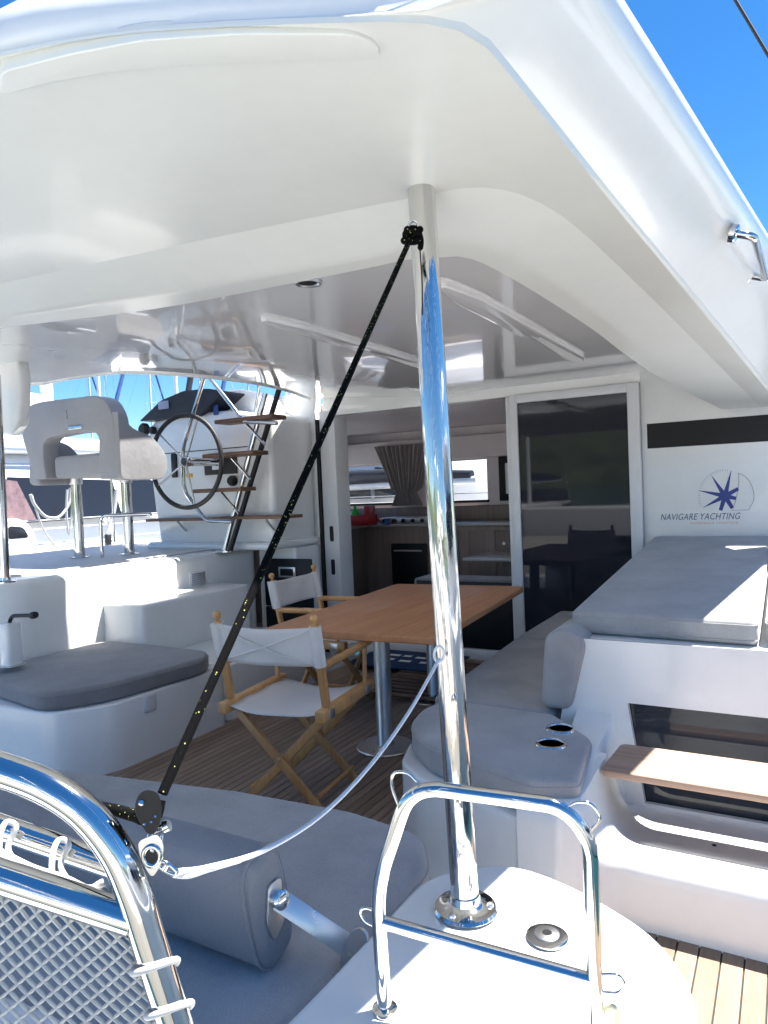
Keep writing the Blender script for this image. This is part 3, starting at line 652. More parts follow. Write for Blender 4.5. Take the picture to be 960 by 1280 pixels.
prism('shelf_board', [(a.x+.92,4.46),(b.x,4.46),(b.x,4.655),(a.x+.92,4.655)], a.z-.006, a.z+.02, TREAD, tr, .005, 2, .01)
for x in (a.x+.35, b.x-.3): bar('shelf_bracket', (x,4.65,a.z-.11), (x,4.55,a.z-.015), .02, .012, BRUSH, tr)

# ------------------------------------------------------------------ folding director chairs
def chair(label):
    t = thing('director_chair', label, 'chair', group='director chairs at the cockpit table')
    W2, D, SZ = .243, .235, .45
    for s in (-1, 1):
        r_ = box('side_rail', (s*W2-.022,s*W2+.022), (-D-.03,D+.03), (SZ-.022,SZ+.028), BEECH, t, .006)
        pst = bar('back_post', (s*W2,-D+.04,SZ+.03), (s*W2*1.0,-D-.03,.845), .036, .022, BEECH, t, (0,1,0))
        fn = lathe('finial', [(.0,-.01),(.008,-.01),(.009,.004),(.016,.012),(.019,.024),(.014,.037),(0,.042)], (s*W2,-D-.032,.85), BEECH, t, 16, (0,-.15,1))
        tube('armrest', [(s*W2,-D+.01,.655),(s*W2,D+.045,.662)], .017, BEECH, t, 12)
        tube('arm_post', [(s*W2,D-.03,SZ+.02),(s*W2,D-.02,.648)], .011, BEECH, t, 10)
        box('hinge_plate', (s*W2+s*.0222-.002,s*W2+s*.0222+.002), (-D+.02,-D+.07), (SZ-.02,SZ+.02), BRUSH, t, .001)
        box('hinge_plate', (s*W2+s*.0222-.002,s*W2+s*.0222+.002), (D-.07,D-.02), (SZ-.02,SZ+.02), BRUSH, t, .001)
    for yy in (-D+.05, D-.07):
        bar('cross_leg', (-W2+.03,yy,SZ-.03), (W2-.05,yy,.012), .018, .038, BEECH, t, (0,0,1))
        bar('cross_leg', (W2-.03,yy+.022,SZ-.03), (-W2+.05,yy+.022,.012), .018, .038, BEECH, t, (0,0,1))
        lathe('pivot_bolt', [(0,.0),(.007,0),(.007,.05),(0,.05)], (-.008,yy-.014,.225), BRUSH, t, 10, (0,1,0))
    for s in (-1, 1): tube('stretcher', [(s*(W2-.07),-D+.06,.07),(s*(W2-.07),D-.06,.07)], .010, BEECH, t, 10)
    seat = [[Vector(((-1+2*i/16)*(W2-.018), (-1+2*j/12)*D, SZ+.012-.030*(1-(-1+2*i/16)**2)-.004*math.sin(j*1.3+i*.5))) for i in range(17)] for j in range(13)]
    o = loft('canvas_seat', seat, CANVAS, t, R(80)); o.modifiers.new('t', 'SOLIDIFY').thickness = .004
    bb = []
    for j in range(9):
        z = .665+.172*j/8; row = []
        for i in range(25):
            u = -1+2*i/24; w = abs(u); yb = -D+.04-.07*(z-.48)/.365
            yy = yb - (.024 if w > .93 else 0) - .035*(1-u*u) + .006*math.sin(u*5+j*.7)*(1-w)
            row.append(Vector((u*(W2+.022), yy-.006, z-.012*(1-u*u)*(1 if j > 5 else .3))))
        bb.append(row)
    o = loft('canvas_back', bb, CANVAS, t, R(80)); o.modifiers.new('t', 'SOLIDIFY').thickness = .004
    for s in (-1, 1): tube('canvas_sleeve', [(s*W2,-D+.04-.07*(.665-.48)/.365-.002,.664),(s*W2,-D+.04-.07*(.838-.48)/.365-.002,.838)], .0265, CANVAS, t, 14)
    # sewn cross straps on the back
    for sgn in (-1, 1):
        rowA = []
        for k in range(17):
            u = -.85+1.7*k/16; z = .675+.15*(k/16 if sgn > 0 else 1-k/16); yb = -D+.04-.07*(z-.48)/.365-.035*(1-u*u)-.0135
            rowA.append(Vector((u*(W2+.02), yb, z-.006*(1-u*u))))
        tube('seam', rowA, .0035, CANVAS, t, 6)
    return t
c1 = chair('beech director chair with cream canvas at the aft end of the table'); c1.location = (-2.00,2.63,.003); c1.rotation_euler.z = R(7)
c2 = copy_tree(c1); c2['label'] = 'beech director chair behind the table, beside the black fridge'; c2.location = (-2.63,3.82,.003); c2.rotation_euler.z = R(-88)

# ------------------------------------------------------------------ table
tb = thing('cockpit_table', 'brown wooden cockpit table on two grey metal legs', 'table')
tr_ = R(5.0); Bc = Vector((-1.405,2.87,0)); du = Vector((-math.sin(tr_)*.9, math.cos(tr_), 0)); dv = Vector((-math.cos(tr_), -math.sin(tr_), 0))
ol = [Bc, Bc+du*1.65, Bc+du*1.65+dv*.93, Bc+dv*.93]
prism('table_top', [(p.x,p.y) for p in ol], .683, .72, TABLE, tb, .008, 3, .05)
prism('under_frame', [((p*.8+((ol[0]+ol[2])/2)*.2).x,(p*.8+((ol[0]+ol[2])/2)*.2).y) for p in ol], .655, .6825, DALU, tb, .004, 2, .02)
for (x, y) in ((-1.935,3.29),(-2.06,4.17)):
    lathe('leg', [(0,.655),(.045,.655),(.045,.03),(.05,.022),(.05,.018),(0,.018)], (x,y,0), DALU, tb, 28)
    lathe('leg_base', [(0,.002),(.155,.002),(.16,.006),(.155,.012),(.06,.02),(0,.02)], (x,y,0), BRUSH, tb, 36)

# ------------------------------------------------------------------ starboard sofa
sf = thing('sofa', 'white moulded base under the starboard sofa cushions', 'sofa base')
prism('base_body', [(-1.42,2.62),(-1.36,2.42),(-1.22,2.30),(-.78,2.14),(-.70,2.16),(-.60,2.4),(-.60,5.2),(-1.46,5.2)], -.05, .325, GEL, sf, .015, 3, .05)
RCH = [.08,.09,.10,.03,.03,.025,.03,.06]
cu1 = prism('sofa_cushion', [(-1.40,2.70),(-1.36,2.50),(-1.20,2.34),(-.74,2.16),(-.60,2.22),(-.655,2.62),(-.86,2.84),(-1.36,2.86)], .328, .45, FAB, None, .024, 5, RCH, n=6); piping(cu1, [(-1.40,2.70),(-1.36,2.50),(-1.20,2.34),(-.74,2.16),(-.60,2.22),(-.655,2.62),(-.86,2.84),(-1.36,2.86)], RCH, lambda p: .424, FAB); piping(cu1, [(-1.40,2.70),(-1.36,2.50),(-1.20,2.34),(-.74,2.16),(-.60,2.22),(-.655,2.62),(-.86,2.84),(-1.36,2.86)], RCH, lambda p: .354, FAB); tag(cu1, 'grey chaise cushion with two cup holders at the aft end of the sofa', 'cushion')
cu2 = prism('sofa_cushion', [(-1.44,2.885),(-.87,2.875),(-.87,4.20),(-1.50,4.20)], .328, .447, FAB, None, .03, 5, .05); tag(cu2, 'grey middle seat cushion of the starboard sofa beside the table', 'cushion')
cu3 = prism('sofa_cushion', [(-1.50,4.215),(-.87,4.215),(-.87,5.18),(-1.50,5.18)], .328, .449, FAB, None, .03, 5, .05); tag(cu3, 'grey sofa seat cushion in front of the dark sliding door', 'cushion')
for k, (u, v) in enumerate(((701,911),(689,930))):
    p = at(u, v, z=.4505); c = thing('cup_holder', ['steel cup holder in the chaise cushion, next to the backrest', 'steel cup holder in the chaise cushion, further from the backrest'][k], 'cup holder')
    lathe('rim', [(.043,-.05),(.043,.002),(.046,.006),(.055,.004),(.058,-.002)], p, STEEL, c, 28); lathe('well', [(0,.0012),(.0425,.0012)], p, BLACK, c, 28)
bo = prism('back_cushion', [(-.93,.455),(-.80,.455),(-.735,.74),(-.80,.80),(-.90,.77)], 2.87, 5.15, FAB, None, .03, 5, .045, 'y'); tag(bo, 'grey leaning back cushion of the starboard sofa', 'cushion')

# ------------------------------------------------------------------ starboard daybed and moulding
mo = thing('starboard_moulding', 'white moulded cabin step with dark window below the daybed', 'moulding')
# aft facing wall with the window opening, slightly raked
def wy(z): return 2.90+.12*(z-.3)
w0x, w1x, wz_0, wz_1 = -.60, .75, .20, .50
def wall(nm, x0, x1, z0, z1):
    v = [(x0,wy(z0),z0),(x1,wy(z0),z0),(x1,wy(z1),z1),(x0,wy(z1),z1)]; v += [(a,b+.05,c) for a,b,c in v]
    return lnk(nm, mesh(nm, v, [(0,1,2,3),(7,6,5,4),(0,4,5,1),(1,5,6,2),(2,6,7,3),(3,7,4,0)]), GEL, mo)
a_ = [(-.775,.745),(-.86,.40),(-.86,.10),(.9,.10),(.9,.745)]
WQ = [(-.578,.505),(-.515,.13),(.9,.13),(.9,.505)]
ringO = [(-.79,.745),(-.90,.10),(.9,.10),(.9,.745)]
v = [(x, wy(z), z) for x, z in ringO]+[(x, wy(z), z) for x, z in (WQ[0], WQ[1], WQ[2], WQ[3])]
me = mesh('window_wall', v, [(0,1,5,4),(1,2,6,5),(0,4,7,3)])
lnk('window_wall', me, GEL, mo, None).modifiers.new('t', 'SOLIDIFY').thickness = .03
for (x_, y_) in ((-.25,2.62),(.1,2.64)): lathe('drain', [(0,.002),(.006,.002),(.008,0)], (x_, y_, .131), BLACK, mo, 12)
gw = flat('window_pane', [(x, wy(z)+.012, z) for x, z in [(-.60,.53),(-.54,.09),(.9,.09),(.9,.53)]], GLASSW, mo, .006, (0,1,0))
# upper shelf carrying the daybed
prism('daybed_base', [(-.80,3.0),(.95,2.98),(.95,5.29),(-.80,5.29)], lambda p: .50, lambda p: .735+.155*(p.y-3.0)/2.29, GEL, mo, .02, 4)
# front body with niche below the wooden step
prof = [(2.24,-.05),(2.24,.16),(2.25,.20),(2.275,.222),(2.33,.222),(2.46,.165),(2.60,.130),(2.80,.118),(2.88,.122),(2.925,.128)]
ztop = [-.05,.325,.365,.39,.394,.40,.405,.415,.45,.50]
ln = [[Vector((x, y, z)) for y, z in prof] for x in (-.44, -.2, .2, .9)]
loft('niche', ln, GEL, mo, R(60))
# rounded left jamb of the niche
jam = []
for k in range(25):
    t = k/24; x = -.78+.34*t; q = max(0, min(1, (t-.56)/.44)); q = 1-math.sqrt(max(0, 1-(1-q)**2.2)) if q < 1 else 0; f0 = min(1, max(0, (t-.35)/.55)); f0 = f0*f0*(3-2*f0)
    if t <= .56: q = 1
    q2 = max(0, min(1, (-.585-x)/.05))
    yf = 2.13+.11*f0
    yy = [yf, yf, yf+.008, yf+.035]+[p[0] for p in prof[4:]]
    jam.append([Vector((x, yy[m], prof[m][1]+(ztop[m]-prof[m][1])*(q if m < 7 else min(q, q2)))) for m in range(10)])
loft('niche_jamb', jam, GEL, mo, R(70))
ws = prism('wooden_step', [(-.590,2.46),(.95,2.44),(.95,2.74),(-.575,2.74)], .374, .40, TEAKS, None, .006, 3, .03); tag(ws, 'light wooden step board in front of the dark hull window', 'step')
SL = .155/2.29
dbt = lambda h: (lambda p: .738+h+SL*(p.y-3.0))
def daybed(x0, x1, lab):
    o = prism('daybed_cushion', [(x0,3.05),(x1,3.02),(x1,5.275),(x0,5.275)], dbt(.002), dbt(.098), FAB, None, .022, 5, .035); piping(o, [(x0,3.05),(x1,3.02),(x1,5.275),(x0,5.275)], .035, dbt(.080), FAB, .0028); piping(o, [(x0,3.05),(x1,3.02),(x1,5.275),(x0,5.275)], .035, dbt(.02), FAB, .0028); tag(o, lab, 'cushion'); return o
daybed(-.835, -.115, 'wide grey daybed cushion below the blue star logo')
daybed(-.09, .75, 'grey daybed cushion outboard, next to the side deck')

# ------------------------------------------------------------------ transom plinth with pole, cap and rail
pn = prism('transom_plinth', [(-.80,.35),(-.765,1.0),(-.755,1.46),(-.60,1.585),(-.43,1.55),(-.25,1.45),(-.165,1.33),(-.135,1.15),(-.14,.35)], -.25, .5, GEL, None, .02, 4, .09, n=6); tag(pn, 'white rounded transom plinth carrying the steel roof pole', 'plinth')
po = thing('roof_pole', 'tall polished steel roof pole standing on the white plinth', 'pole')
pbase = at(582,1137,z=.503); ptop = at(527,246,y=pbase.y+.06)
pdir = (ptop-pbase).normalized(); ptop2 = pbase+pdir*((2.045-pbase.z)/pdir.z)
tube('tube', [pbase, ptop2], .0295, POLE, po, 36)
fl_ = lathe('base_flange', [(0,.0),(.066,.0),(.068,.004),(.064,.010),(.045,.013),(.034,.020),(.031,.035),(0,.035)], pbase, STEEL, po, 40)
for k in range(3):
    a = R(20+120*k); lathe('bolt', [(0,.006),(.006,.006),(.008,.003),(.008,0)], pbase+Vector((.052*math.cos(a), .052*math.sin(a), .0105)), BRUSH, po, 12)
cp = thing('deck_filler_cap', 'round steel deck filler cap on the white plinth', 'cap'); q = at(684,1172,z=.5025)
lathe('cap_ring', [(0,0),(.040,0),(.041,.004),(.032,.008),(.026,.0075),(0,.0075)], q, STEEL, cp, 36)
lathe('cap_disc', [(0,.0105),(.022,.0105),(.0245,.0085),(.0245,.007)], q, BRUSH, cp, 32)
lathe('cap_socket', [(0,.0115),(.009,.0115),(.010,.0105)], q, BLACK, cp, 8)
# small rail
ra_, rb_ = at(481,1262,z=.503), at(746,1305,z=.503); dd = Vector((rb_.x-ra_.x, rb_.y-ra_.y, 0)).normalized(); nn = Vector((-dd.y, dd.x, 0))
def rp_(u, v): return atp(u, v, ra_, nn)
rl = thing('grab_rail', 'polished steel hoop rail with crossbar on the transom plinth', 'rail')
tube('hoop', [ra_, rp_(471,1110), rp_(513,982), rp_(705,1008), rp_(738,1050), rp_(746,1305)], .0125, STEEL, rl, 18, .055, n=10)
tube('crossbar', [rp_(473,1151), rp_(742,1226)], .0115, STEEL, rl, 16)
for p in (ra_, rb_): lathe('foot', [(0,-.002),(.022,-.002),(.022,.004),(.014,.008),(0,.008)], p, STEEL, rl, 24)
def loop(pts): tube('line_loop', spline([rp_(u, v) for u, v in pts], 6), .0028, STEEL, rl, 8)
loop([(500,1012),(490,985),(492,967),(508,966),(521,977)]); loop([(708,1012),(720,1003),(738,1005),(750,1022),(737,1040)])
loop([(474,1160),(457,1152),(450,1140),(458,1135),(472,1141)]); loop([(752,1218),(772,1219),(780,1230),(772,1241),(752,1240)])
yr = tube('mooring_tail', spline([rp_(752,1268)+Vector((0,.01,0)), rp_(766,1258), rp_(772,1268), rp_(772,1300), rp_(770,1340)], 6), .006, plain('cream_rope', (.62,.60,.42), .8, bump=.3), None, 10); tag(yr, 'short cream rope end tied behind the steel hoop rail', 'rope')

# ------------------------------------------------------------------ aft bench
ab = thing('aft_bench', 'white aft bench base below the blue-grey cushion', 'bench'); prism('bench_box', [(-2.6,.75),(-.81,.75),(-.81,1.52),(-.93,1.62),(-2.6,1.55)], -.3, .29, GEL, ab, .02, 3, .05)
cz = .42
aq = [at(u, v, z=.46) for u, v in ((-120,1180),(0,1232),(60,1254),(125,1290),(150,1360))]
prism('aft_coaming', [(p.x,p.y) for p in aq]+[(-.9,.2),(-3.2,.2)], -.3, .46, GEL, ab, .03, 4)
pts_ = [at(u, v, z=cz) for u, v in ((90,960),(300,985),(440,1010),(528,1038),(537,1078),(470,1146))]
bpl = [(p.x,p.y) for p in pts_]+[(-.815,1.10),(-.82,.80),(-2.6,.80),(-2.6,1.62)]
ac = prism('bench_cushion', bpl, .292, cz, FAB, None, .035, 6, [.0,.02,.03,.05,.05,.05,.05,.05,.0,.0]); piping(ac, bpl, [.0,.02,.03,.05,.05,.05,.05,.05,.0,.0], lambda p: cz-.03, FAB); tag(ac, 'large grey seat cushion of the aft bench', 'cushion')
bz = thing('padded_bolster', 'grey padded aft backrest on hinged metal arm', 'backrest')
by0, bz0 = 1.11, .552
ell = []
for k in range(40):
    a = 2*math.pi*k/40; cc, ss = math.cos(a), math.sin(a); px_ = .060*math.copysign(abs(cc)**.5, cc); pz_ = .125*math.copysign(abs(ss)**.6, ss)
    ell.append((by0+px_*math.cos(.2)-pz_*math.sin(.2), bz0+px_*math.sin(.2)+pz_*math.cos(.2)))
pd = prism('pad', ell, -2.3, -.935, FABD, bz, .025, 4, 0, 'x')  # darker fabric on pad and piping puts their shade into the colour
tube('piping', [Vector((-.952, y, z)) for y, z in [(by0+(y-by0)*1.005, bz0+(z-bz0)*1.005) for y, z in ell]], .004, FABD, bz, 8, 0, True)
hgA, hgB = at(349,1124,x=-.92), at(440,1186,x=-.80)
prism('end_plate', [(hgA.y-.02,hgA.z+.035),(hgA.y+.02,hgA.z+.035),(hgA.y+.025,hgA.z-.06),(hgA.y-.01,hgA.z-.085),(hgA.y-.03,hgA.z-.04)], -.935, -.928, BRUSH, bz, .001, 2, .012, 'x')
bar('arm', Vector((-.922,hgA.y,hgA.z)), Vector((-.80,hgB.y,hgB.z)), .042, .006, BRUSH, bz, CAMP-hgA, .0008)
for p in (Vector((-.918,hgA.y,hgA.z)), Vector((-.795,hgB.y,hgB.z))): lathe('pivot', [(0,.012),(.012,.012),(.019,.008),(.019,-.006),(0,-.006)], p, STEEL, bz, 24, (1,-.3,.2))
bq = [at(u, v, y=hgB.y-.012) for u, v in ((425,1204),(436,1213),(447,1216),(462,1190),(461,1166),(452,1157),(440,1163))]
flat('bracket', fillet(bq, .012, True, 4), BRUSH, bz, .007, (0,-1,0))
bar('bracket_foot', bq[1]+Vector((0,.03,0)), bq[4]+Vector((0,.03,-.06)), .05, .006, BRUSH, bz)

# ------------------------------------------------------------------ stern pushpit gate with net in the foreground
pg = thing('stern_rail', 'thick polished steel stern rail arch with laced white netting', 'rail')
def fd(u, v, k=0): return atd(u, v, .70 + (480-u)*.00006 + k)
arch_ = [fd(-60,945), fd(0,962), fd(60,985), fd(108,1018), fd(145,1065), fd(168,1118), fd(187,1180), fd(222,1290), fd(250,1380)]
tube('arch', spline(arch_, 8), .0172, STEEL, pg, 28)
tube('upper_bar', [fd(-60,1012,.12), fd(0,1034,.12), fd(140,1082,.12), fd(150,1086,.12)], .0145, STEEL, pg, 22)
tube('crossbar', [fd(-60,1073), fd(0,1095), fd(168,1150)], .0165, STEEL, pg, 24)
def nett():
    paths = []
    A, B, Cc, D = fd(-40,1105), fd(170,1172), fd(-40,1330), fd(232,1360)
    def Q(s, t): return A.lerp(B, s).lerp(Cc.lerp(D, s), t)
    NS, NT = 21, 10
    for i in range(NS+1):
        p = []
        for j in range(NT*2+1):
            t = j/(NT*2); off = .5 if (i+j) % 2 else -.5
            s = min(1, max(0, (i+off*.98)/NS)); p.append(Q(s, t))
        paths.append(spline(p, 2))
    return paths, Q
npaths, NQ = nett()
multi_tube('net', npaths, .0021, NETM, pg, 6)
multi_tube('net_border', [spline([NQ(1.0, t/10)+Vector((0,0,.002*math.sin(t*3))) for t in range(11)], 4)], .0065, NETM, pg, 8)
def wrap(u, v, du, dv, r_=.021, tw=.012, tube_r=.0036, kk=0):
    c = fd(u, v, kk); d = (fd(u+du, v+dv, kk)-c).normalized(); vw = (CAMP-c).normalized(); s = d.cross(vw).normalized()
    pts = [c + (s*math.cos(a)+vw*math.sin(a))*r_ + d*(tw*(a/math.pi-.5)) for a in [math.pi*2*k/24-.6 for k in range(20)]]
    tube('lacing', pts, tube_r, LACE, pg, 10)
wrap(194,1208,16,50); wrap(212,1262,16,50)
for (u, v) in ((12,1040),(78,1062)):
    tube('lacing', spline([fd(u-14,v+38,.05), fd(u-12,v+4,.08), fd(u-4,v-12,.098), fd(u+8,v-6,.098), fd(u-2,v+22,.085), fd(u+22,v+58,.02), fd(u+40,v+78,-.01)], 6), .0034, LACE, pg, 10)
multi_tube('net_border', [spline([fd(u, v+4*math.sin(u*.2), .02) for u, v in ((-40,1050),(0,1066),(40,1082),(80,1100),(110,1112),(130,1100),(140,1108),(138,1120))], 5)], .0045, NETM, pg, 8)
# lug welded to the arch
lug = [fd(u, v, .004) for u, v in ((172,1052),(197,1042),(205,1056),(202,1080),(190,1098),(176,1075))]
lc = fd(190,1070,.004); n_ = (CAMP-lc).normalized()
lo = flat('lug', fillet(lug, .006, True, 4), BRUSH, pg, .006, n_)
tube('lug_eye', [lc+(rx*math.cos(a)*.0085+ux*math.sin(a)*.010)+n_*.006 for a in [2*math.pi*k/24 for k in range(24)]], .0028, STEEL, pg, 8, 0, True)
flat('lug_hole', [lc+(rx*math.cos(a)*.0075+ux*math.sin(a)*.009)+n_*.0062 for a in [2*math.pi*k/20 for k in range(20)]], BLACK, pg, .0004, n_)

# ------------------------------------------------------------------ block, shackle, rope and line
bkp = thing('pulley_block', 'small black pulley block shackled to the stern rail', 'pulley')
bc = fd(184,1016,.03); BD = .73
def bd(u, v, k=0): return atd(u, v, BD+k)
chk = [(170,1000),(176,990),(187,987),(198,992),(202,1006),(200,1030),(193,1042),(185,1043),(176,1030),(168,1014)]
n2 = (CAMP-bc).normalized()
for k in (-.012, .008): o = flat('cheek', fillet([bd(u, v)+n2*k for u, v in chk], .008, True, 3), BLACK, bkp, .006, n2); b_ = o.modifiers.new('b', 'BEVEL'); b_.width = .0015; b_.segments = 2
lathe('sheave', [(0,-.005),(.011,-.005),(.007,0),(.011,.005),(0,.005)], bd(184,1008)+n2*.001, BLACK, bkp, 24, n2)
lathe('axle', [(0,.002),(.002,.002),(.0035,0)], bd(177,1003)+n2*.0142, STEEL, bkp, 16, n2)
for (u, v) in ((194,1020),(189,1027),(181,1030)): lathe('rivet', [(0,.0008),(.001,.0008),(.0015,0)], bd(u, v)+n2*.0142, STEEL, bkp, 10, n2)
shk = thing('shackle', 'steel shackle joining the pulley block to the lug', 'shackle')
tube('bow', spline([bd(190,1040,.0), bd(187,1050,-.004), bd(191,1062,-.012), bd(198,1058,-.004), bd(201,1044,.004)], 6), .0032, STEEL, shk, 10)
tube('pin', [bd(190,1040,.006), bd(207,1033,-.004)], .0038, STEEL, shk, 12); lathe('pin_head', [(0,0),(.006,0),(.006,.006),(0,.006)], bd(205,1034,-.002), STEEL, shk, 12, (bd(207,1033)-bd(190,1040)).normalized())
ptk = atp(516,294,pbase,(ray(516,294).x,ray(516,294).y,0)); kn = ptk + (CAMP-ptk).normalized()*.04; kn = atd(515,294,(kn-CAMP).dot(-bx_))
rp1 = thing('black_rope', 'black rope with yellow flecks from the pole down to the pulley', 'rope')
ropt = [kn, bd(203,992,.0)]
strand = [ropt[0].lerp(ropt[1], k/60) for k in range(61)]
tube('rope_run', strand, .0054, ROPEB, rp1, 12)
tube('rope_tail', spline([bd(200,1000), bd(194,1022,-.006), bd(180,1024,.0), bd(166,1019,.02), bd(130,1010,.06), bd(60,1000,.2)], 6), .0062, ROPEB, rp1, 12)
for k in range(3):
    c = kn+Vector((.004*(k-1), 0, .010*(k-1)))
    tube('knot', [c+(rx*math.cos(a)*.013+(ux*.4*(1 if k % 2 else -1)+bx_*.7)*math.sin(a)*.014) for a in [2*math.pi*j/20 for j in range(20)]], .0072, ROPEB, rp1, 10, 0, True)
tube('knot_end', spline([kn+ux*.01+rx*.012, kn+rx*.018-ux*.01, kn+rx*.016-ux*.03], 5), [.006]*10+[.003], ROPEB, rp1, 10)
tube('whipping_line', spline([kn+rx*.016-ux*.03, kn+rx*.020-ux*.09, kn+rx*.021-ux*.16], 5), .0016, RUBBER, rp1, 6)
pe = thing('pad_eye', 'small steel eye on the roof pole holding the black rope', 'eye'); tube('eye_ring', [kn+rx*.003+ux*(.016)+(rx*math.cos(a)*.010+ux*math.sin(a)*.013) for a in [2*math.pi*j/20 for j in range(20)]], .003, STEEL, pe, 8, 0, True)
wl_ = thing('white_line', 'thin white line with steel clip running from stern rail to pole', 'line')
e_ = atp(548,826,pbase,(ray(548,826).x,ray(548,826).y,0)); wend = atd(549,824,(e_-CAMP).dot(-bx_)-.035)
def lp(u, v, t): return atd(u, v, BD+((wend-CAMP).dot(-bx_)-BD)*t)
tube('line_run', spline([lp(222,1090,0), lp(262,1084,.10), lp(330,1063,.26), lp(400,1020,.44), lp(460,960,.62), lp(510,892,.82), lp(549,824,1)], 10), .0033, ROPEW, wl_, 12)
tube('line_tail', spline([lp(218,1094,0), lp(236,1095,.03), lp(262,1087,.10), lp(300,1076,.2)], 8), .0027, ROPEW, wl_, 10)
lk = [bd(u, v, -.01) for u, v in ((197,1074),(212,1080),(222,1090),(219,1094),(205,1088),(195,1079))]
tube('clip', fillet(lk, .004, True, 3), .0022, STEEL, wl_, 8, 0, True); tube('clip_pin', [bd(209,1080,-.012), bd(205,1087,-.012)], .003, STEEL, wl_, 8)
tube('end_eye', [wend+(rx*math.cos(a)*.010+ux*math.sin(a)*.016)+ux*.01 for a in [2*math.pi*j/20 for j in range(20)]], .0032, ROPEW, wl_, 8, 0, True)

# ------------------------------------------------------------------ neighbouring catamaran on the port side
NS_ = Vector((0,2.2,-.08))
nb = thing('neighbour_catamaran', 'white neighbouring catamaran with dark saloon windows moored to port', 'catamaran')
prism('hull', [(-10.4,-3),(-8.6,-3),(-8.35,2),(-8.4,8),(-9.2,13.5),(-9.6,13.5),(-10.3,8)], -1.2, .62, GELN, nb, .12, 5, .6)
prism('bridge_deck', [(-14,-1.5),(-9.5,-1.5),(-9.5,9.5),(-14,9.5)], .1, .66, GELN, nb, .06, 3, .3)
secs = []
for y, s, zt in ((1.0,1,2.35),(3.0,1,2.40),(5.6,.98,2.36),(7.6,.92,2.10),(9.0,.82,1.55),(9.8,.72,.9)):
    secs.append([Vector((-11.6+(x+11.6)*s, y, min(z, .6+(z-.6)*(zt-.6)/1.8))) for x, z in ((-9.15,.62),(-9.35,1.25),(-9.55,1.85),(-9.85,2.25),(-10.4,2.4),(-13.5,2.4),(-14.2,1.6),(-14.2,.62))])
loft('deckhouse', secs, GELN, nb, R(35))
prism('coach_roof', [(-14,-.4),(-9.75,-.4),(-9.55,1),(-9.6,5.4),(-10.1,7.2),(-14,7.6)], 2.22, 2.48, GELN, nb, .08, 4, .4)
for y0, y1 in ((1.2,3.6),(3.68,5.5),(5.58,7.3)):
    w = flat('window', [Vector((-9.16-.12*(z-.62)-.0 +.028, y, z)) for y, z in ((y0,1.22),(y1,1.22),(y1-.1,1.80-(.12 if y1 > 7 else 0)),(y0,1.86))], GLASSD, nb, .02, (1,0,.2)); 
cu0 = at(8,620,x=-9.12)-NS_; cu1_ = at(38,620,x=-9.12)-NS_
flat('curtained_window', [Vector((-9.16-.12*(z-.62)+.030, y, z)) for y, z in ((cu0.y,1.24),(cu1_.y+.12,1.24),(cu1_.y-.1,1.80),(cu0.y,1.83))], plain('curtained_glass', (.22,.14,.14), .15, coat=.5, var=.25, scale=12), nb, .02, (1,0,.2))
hw = at(20,666,x=-9.09)-NS_
pw = prism('hull_window', [(hw.y-.28,hw.z-.14),(hw.y+.30,hw.z-.14),(hw.y+.20,hw.z+.10),(hw.y+.02,hw.z+.20),(hw.y-.22,hw.z+.18)], -9.20, -9.075, WHITEP, nb, .01, 3, .08, 'x'); prism('hull_pane', [(hw.y-.14,hw.z-.08),(hw.y+.18,hw.z-.08),(hw.y+.10,hw.z+.07),(hw.y-.12,hw.z+.10)], -9.074, -9.068, GLASSD, pw, .004, 2, .06, 'x')
for zz in (.75, 1.12): tube('moulding_line', [(-9.13-.12*(zz-.62)+.0,-.5,zz),(-9.13-.12*(zz-.62),7.4,zz)], .009, ALU, nb, 6)
tube('grab_rail', [(-9.55,1.4,1.98),(-9.50,1.5,2.05),(-9.50,4.6,2.05),(-9.55,4.7,1.98)], .014, STEEL, nb, 8, .06)
for yy in (3.2,5.4): lathe('winch', [(0,0),(.09,0),(.09,.03),(.06,.05),(.055,.12),(.075,.14),(.075,.17),(0,.18)], (-8.95,yy,.66), STEEL, nb, 16)
for y in (-1,.9,2.8,4.7,6.6,8.5):
    tube('stanchion', [(-8.55,y,.60),(-8.55,y,1.28)], .013, STEEL, nb, 8)
for z in (.95,1.26): tube('lifeline', [(-8.55,-1,z),(-8.55,8.5,z)], .009, LACE, nb, 6)
def nq(u, v): return at(u, v, x=-8.5)-NS_
tube('hanging_rope', spline([nq(38,618), nq(44,632), nq(58,646), nq(74,646), nq(86,630), nq(88,610)], 6), .020, LACE, nb, 8)
tube('hanging_rope', spline([nq(40,619), nq(46,640), nq(56,665), nq(72,686)], 5), .012, LACE, nb, 8)
tube('hanging_rope', spline([nq(84,612), nq(83,640), nq(86,668), nq(90,640), nq(89,612)], 5), .016, LACE, nb, 8)
tube('hanging_rope', spline([nq(146,612), nq(142,640), nq(134,668)], 5), .03, LACE, nb, 8)
box('tackle_block', (-8.53,-8.47), (nq(132,672).y,nq(138,672).y), (nq(135,690).z,nq(135,668).z), RUBBER, nb, .01)
tube('mast', [(-11.6,6.0,2.3),(-11.6,6.0,20)], .11, ALU, nb, 12)
tube('boom', [(-11.6,5.9,3.3),(-11.5,.4,3.6)], .13, WHITEP, nb, 12)

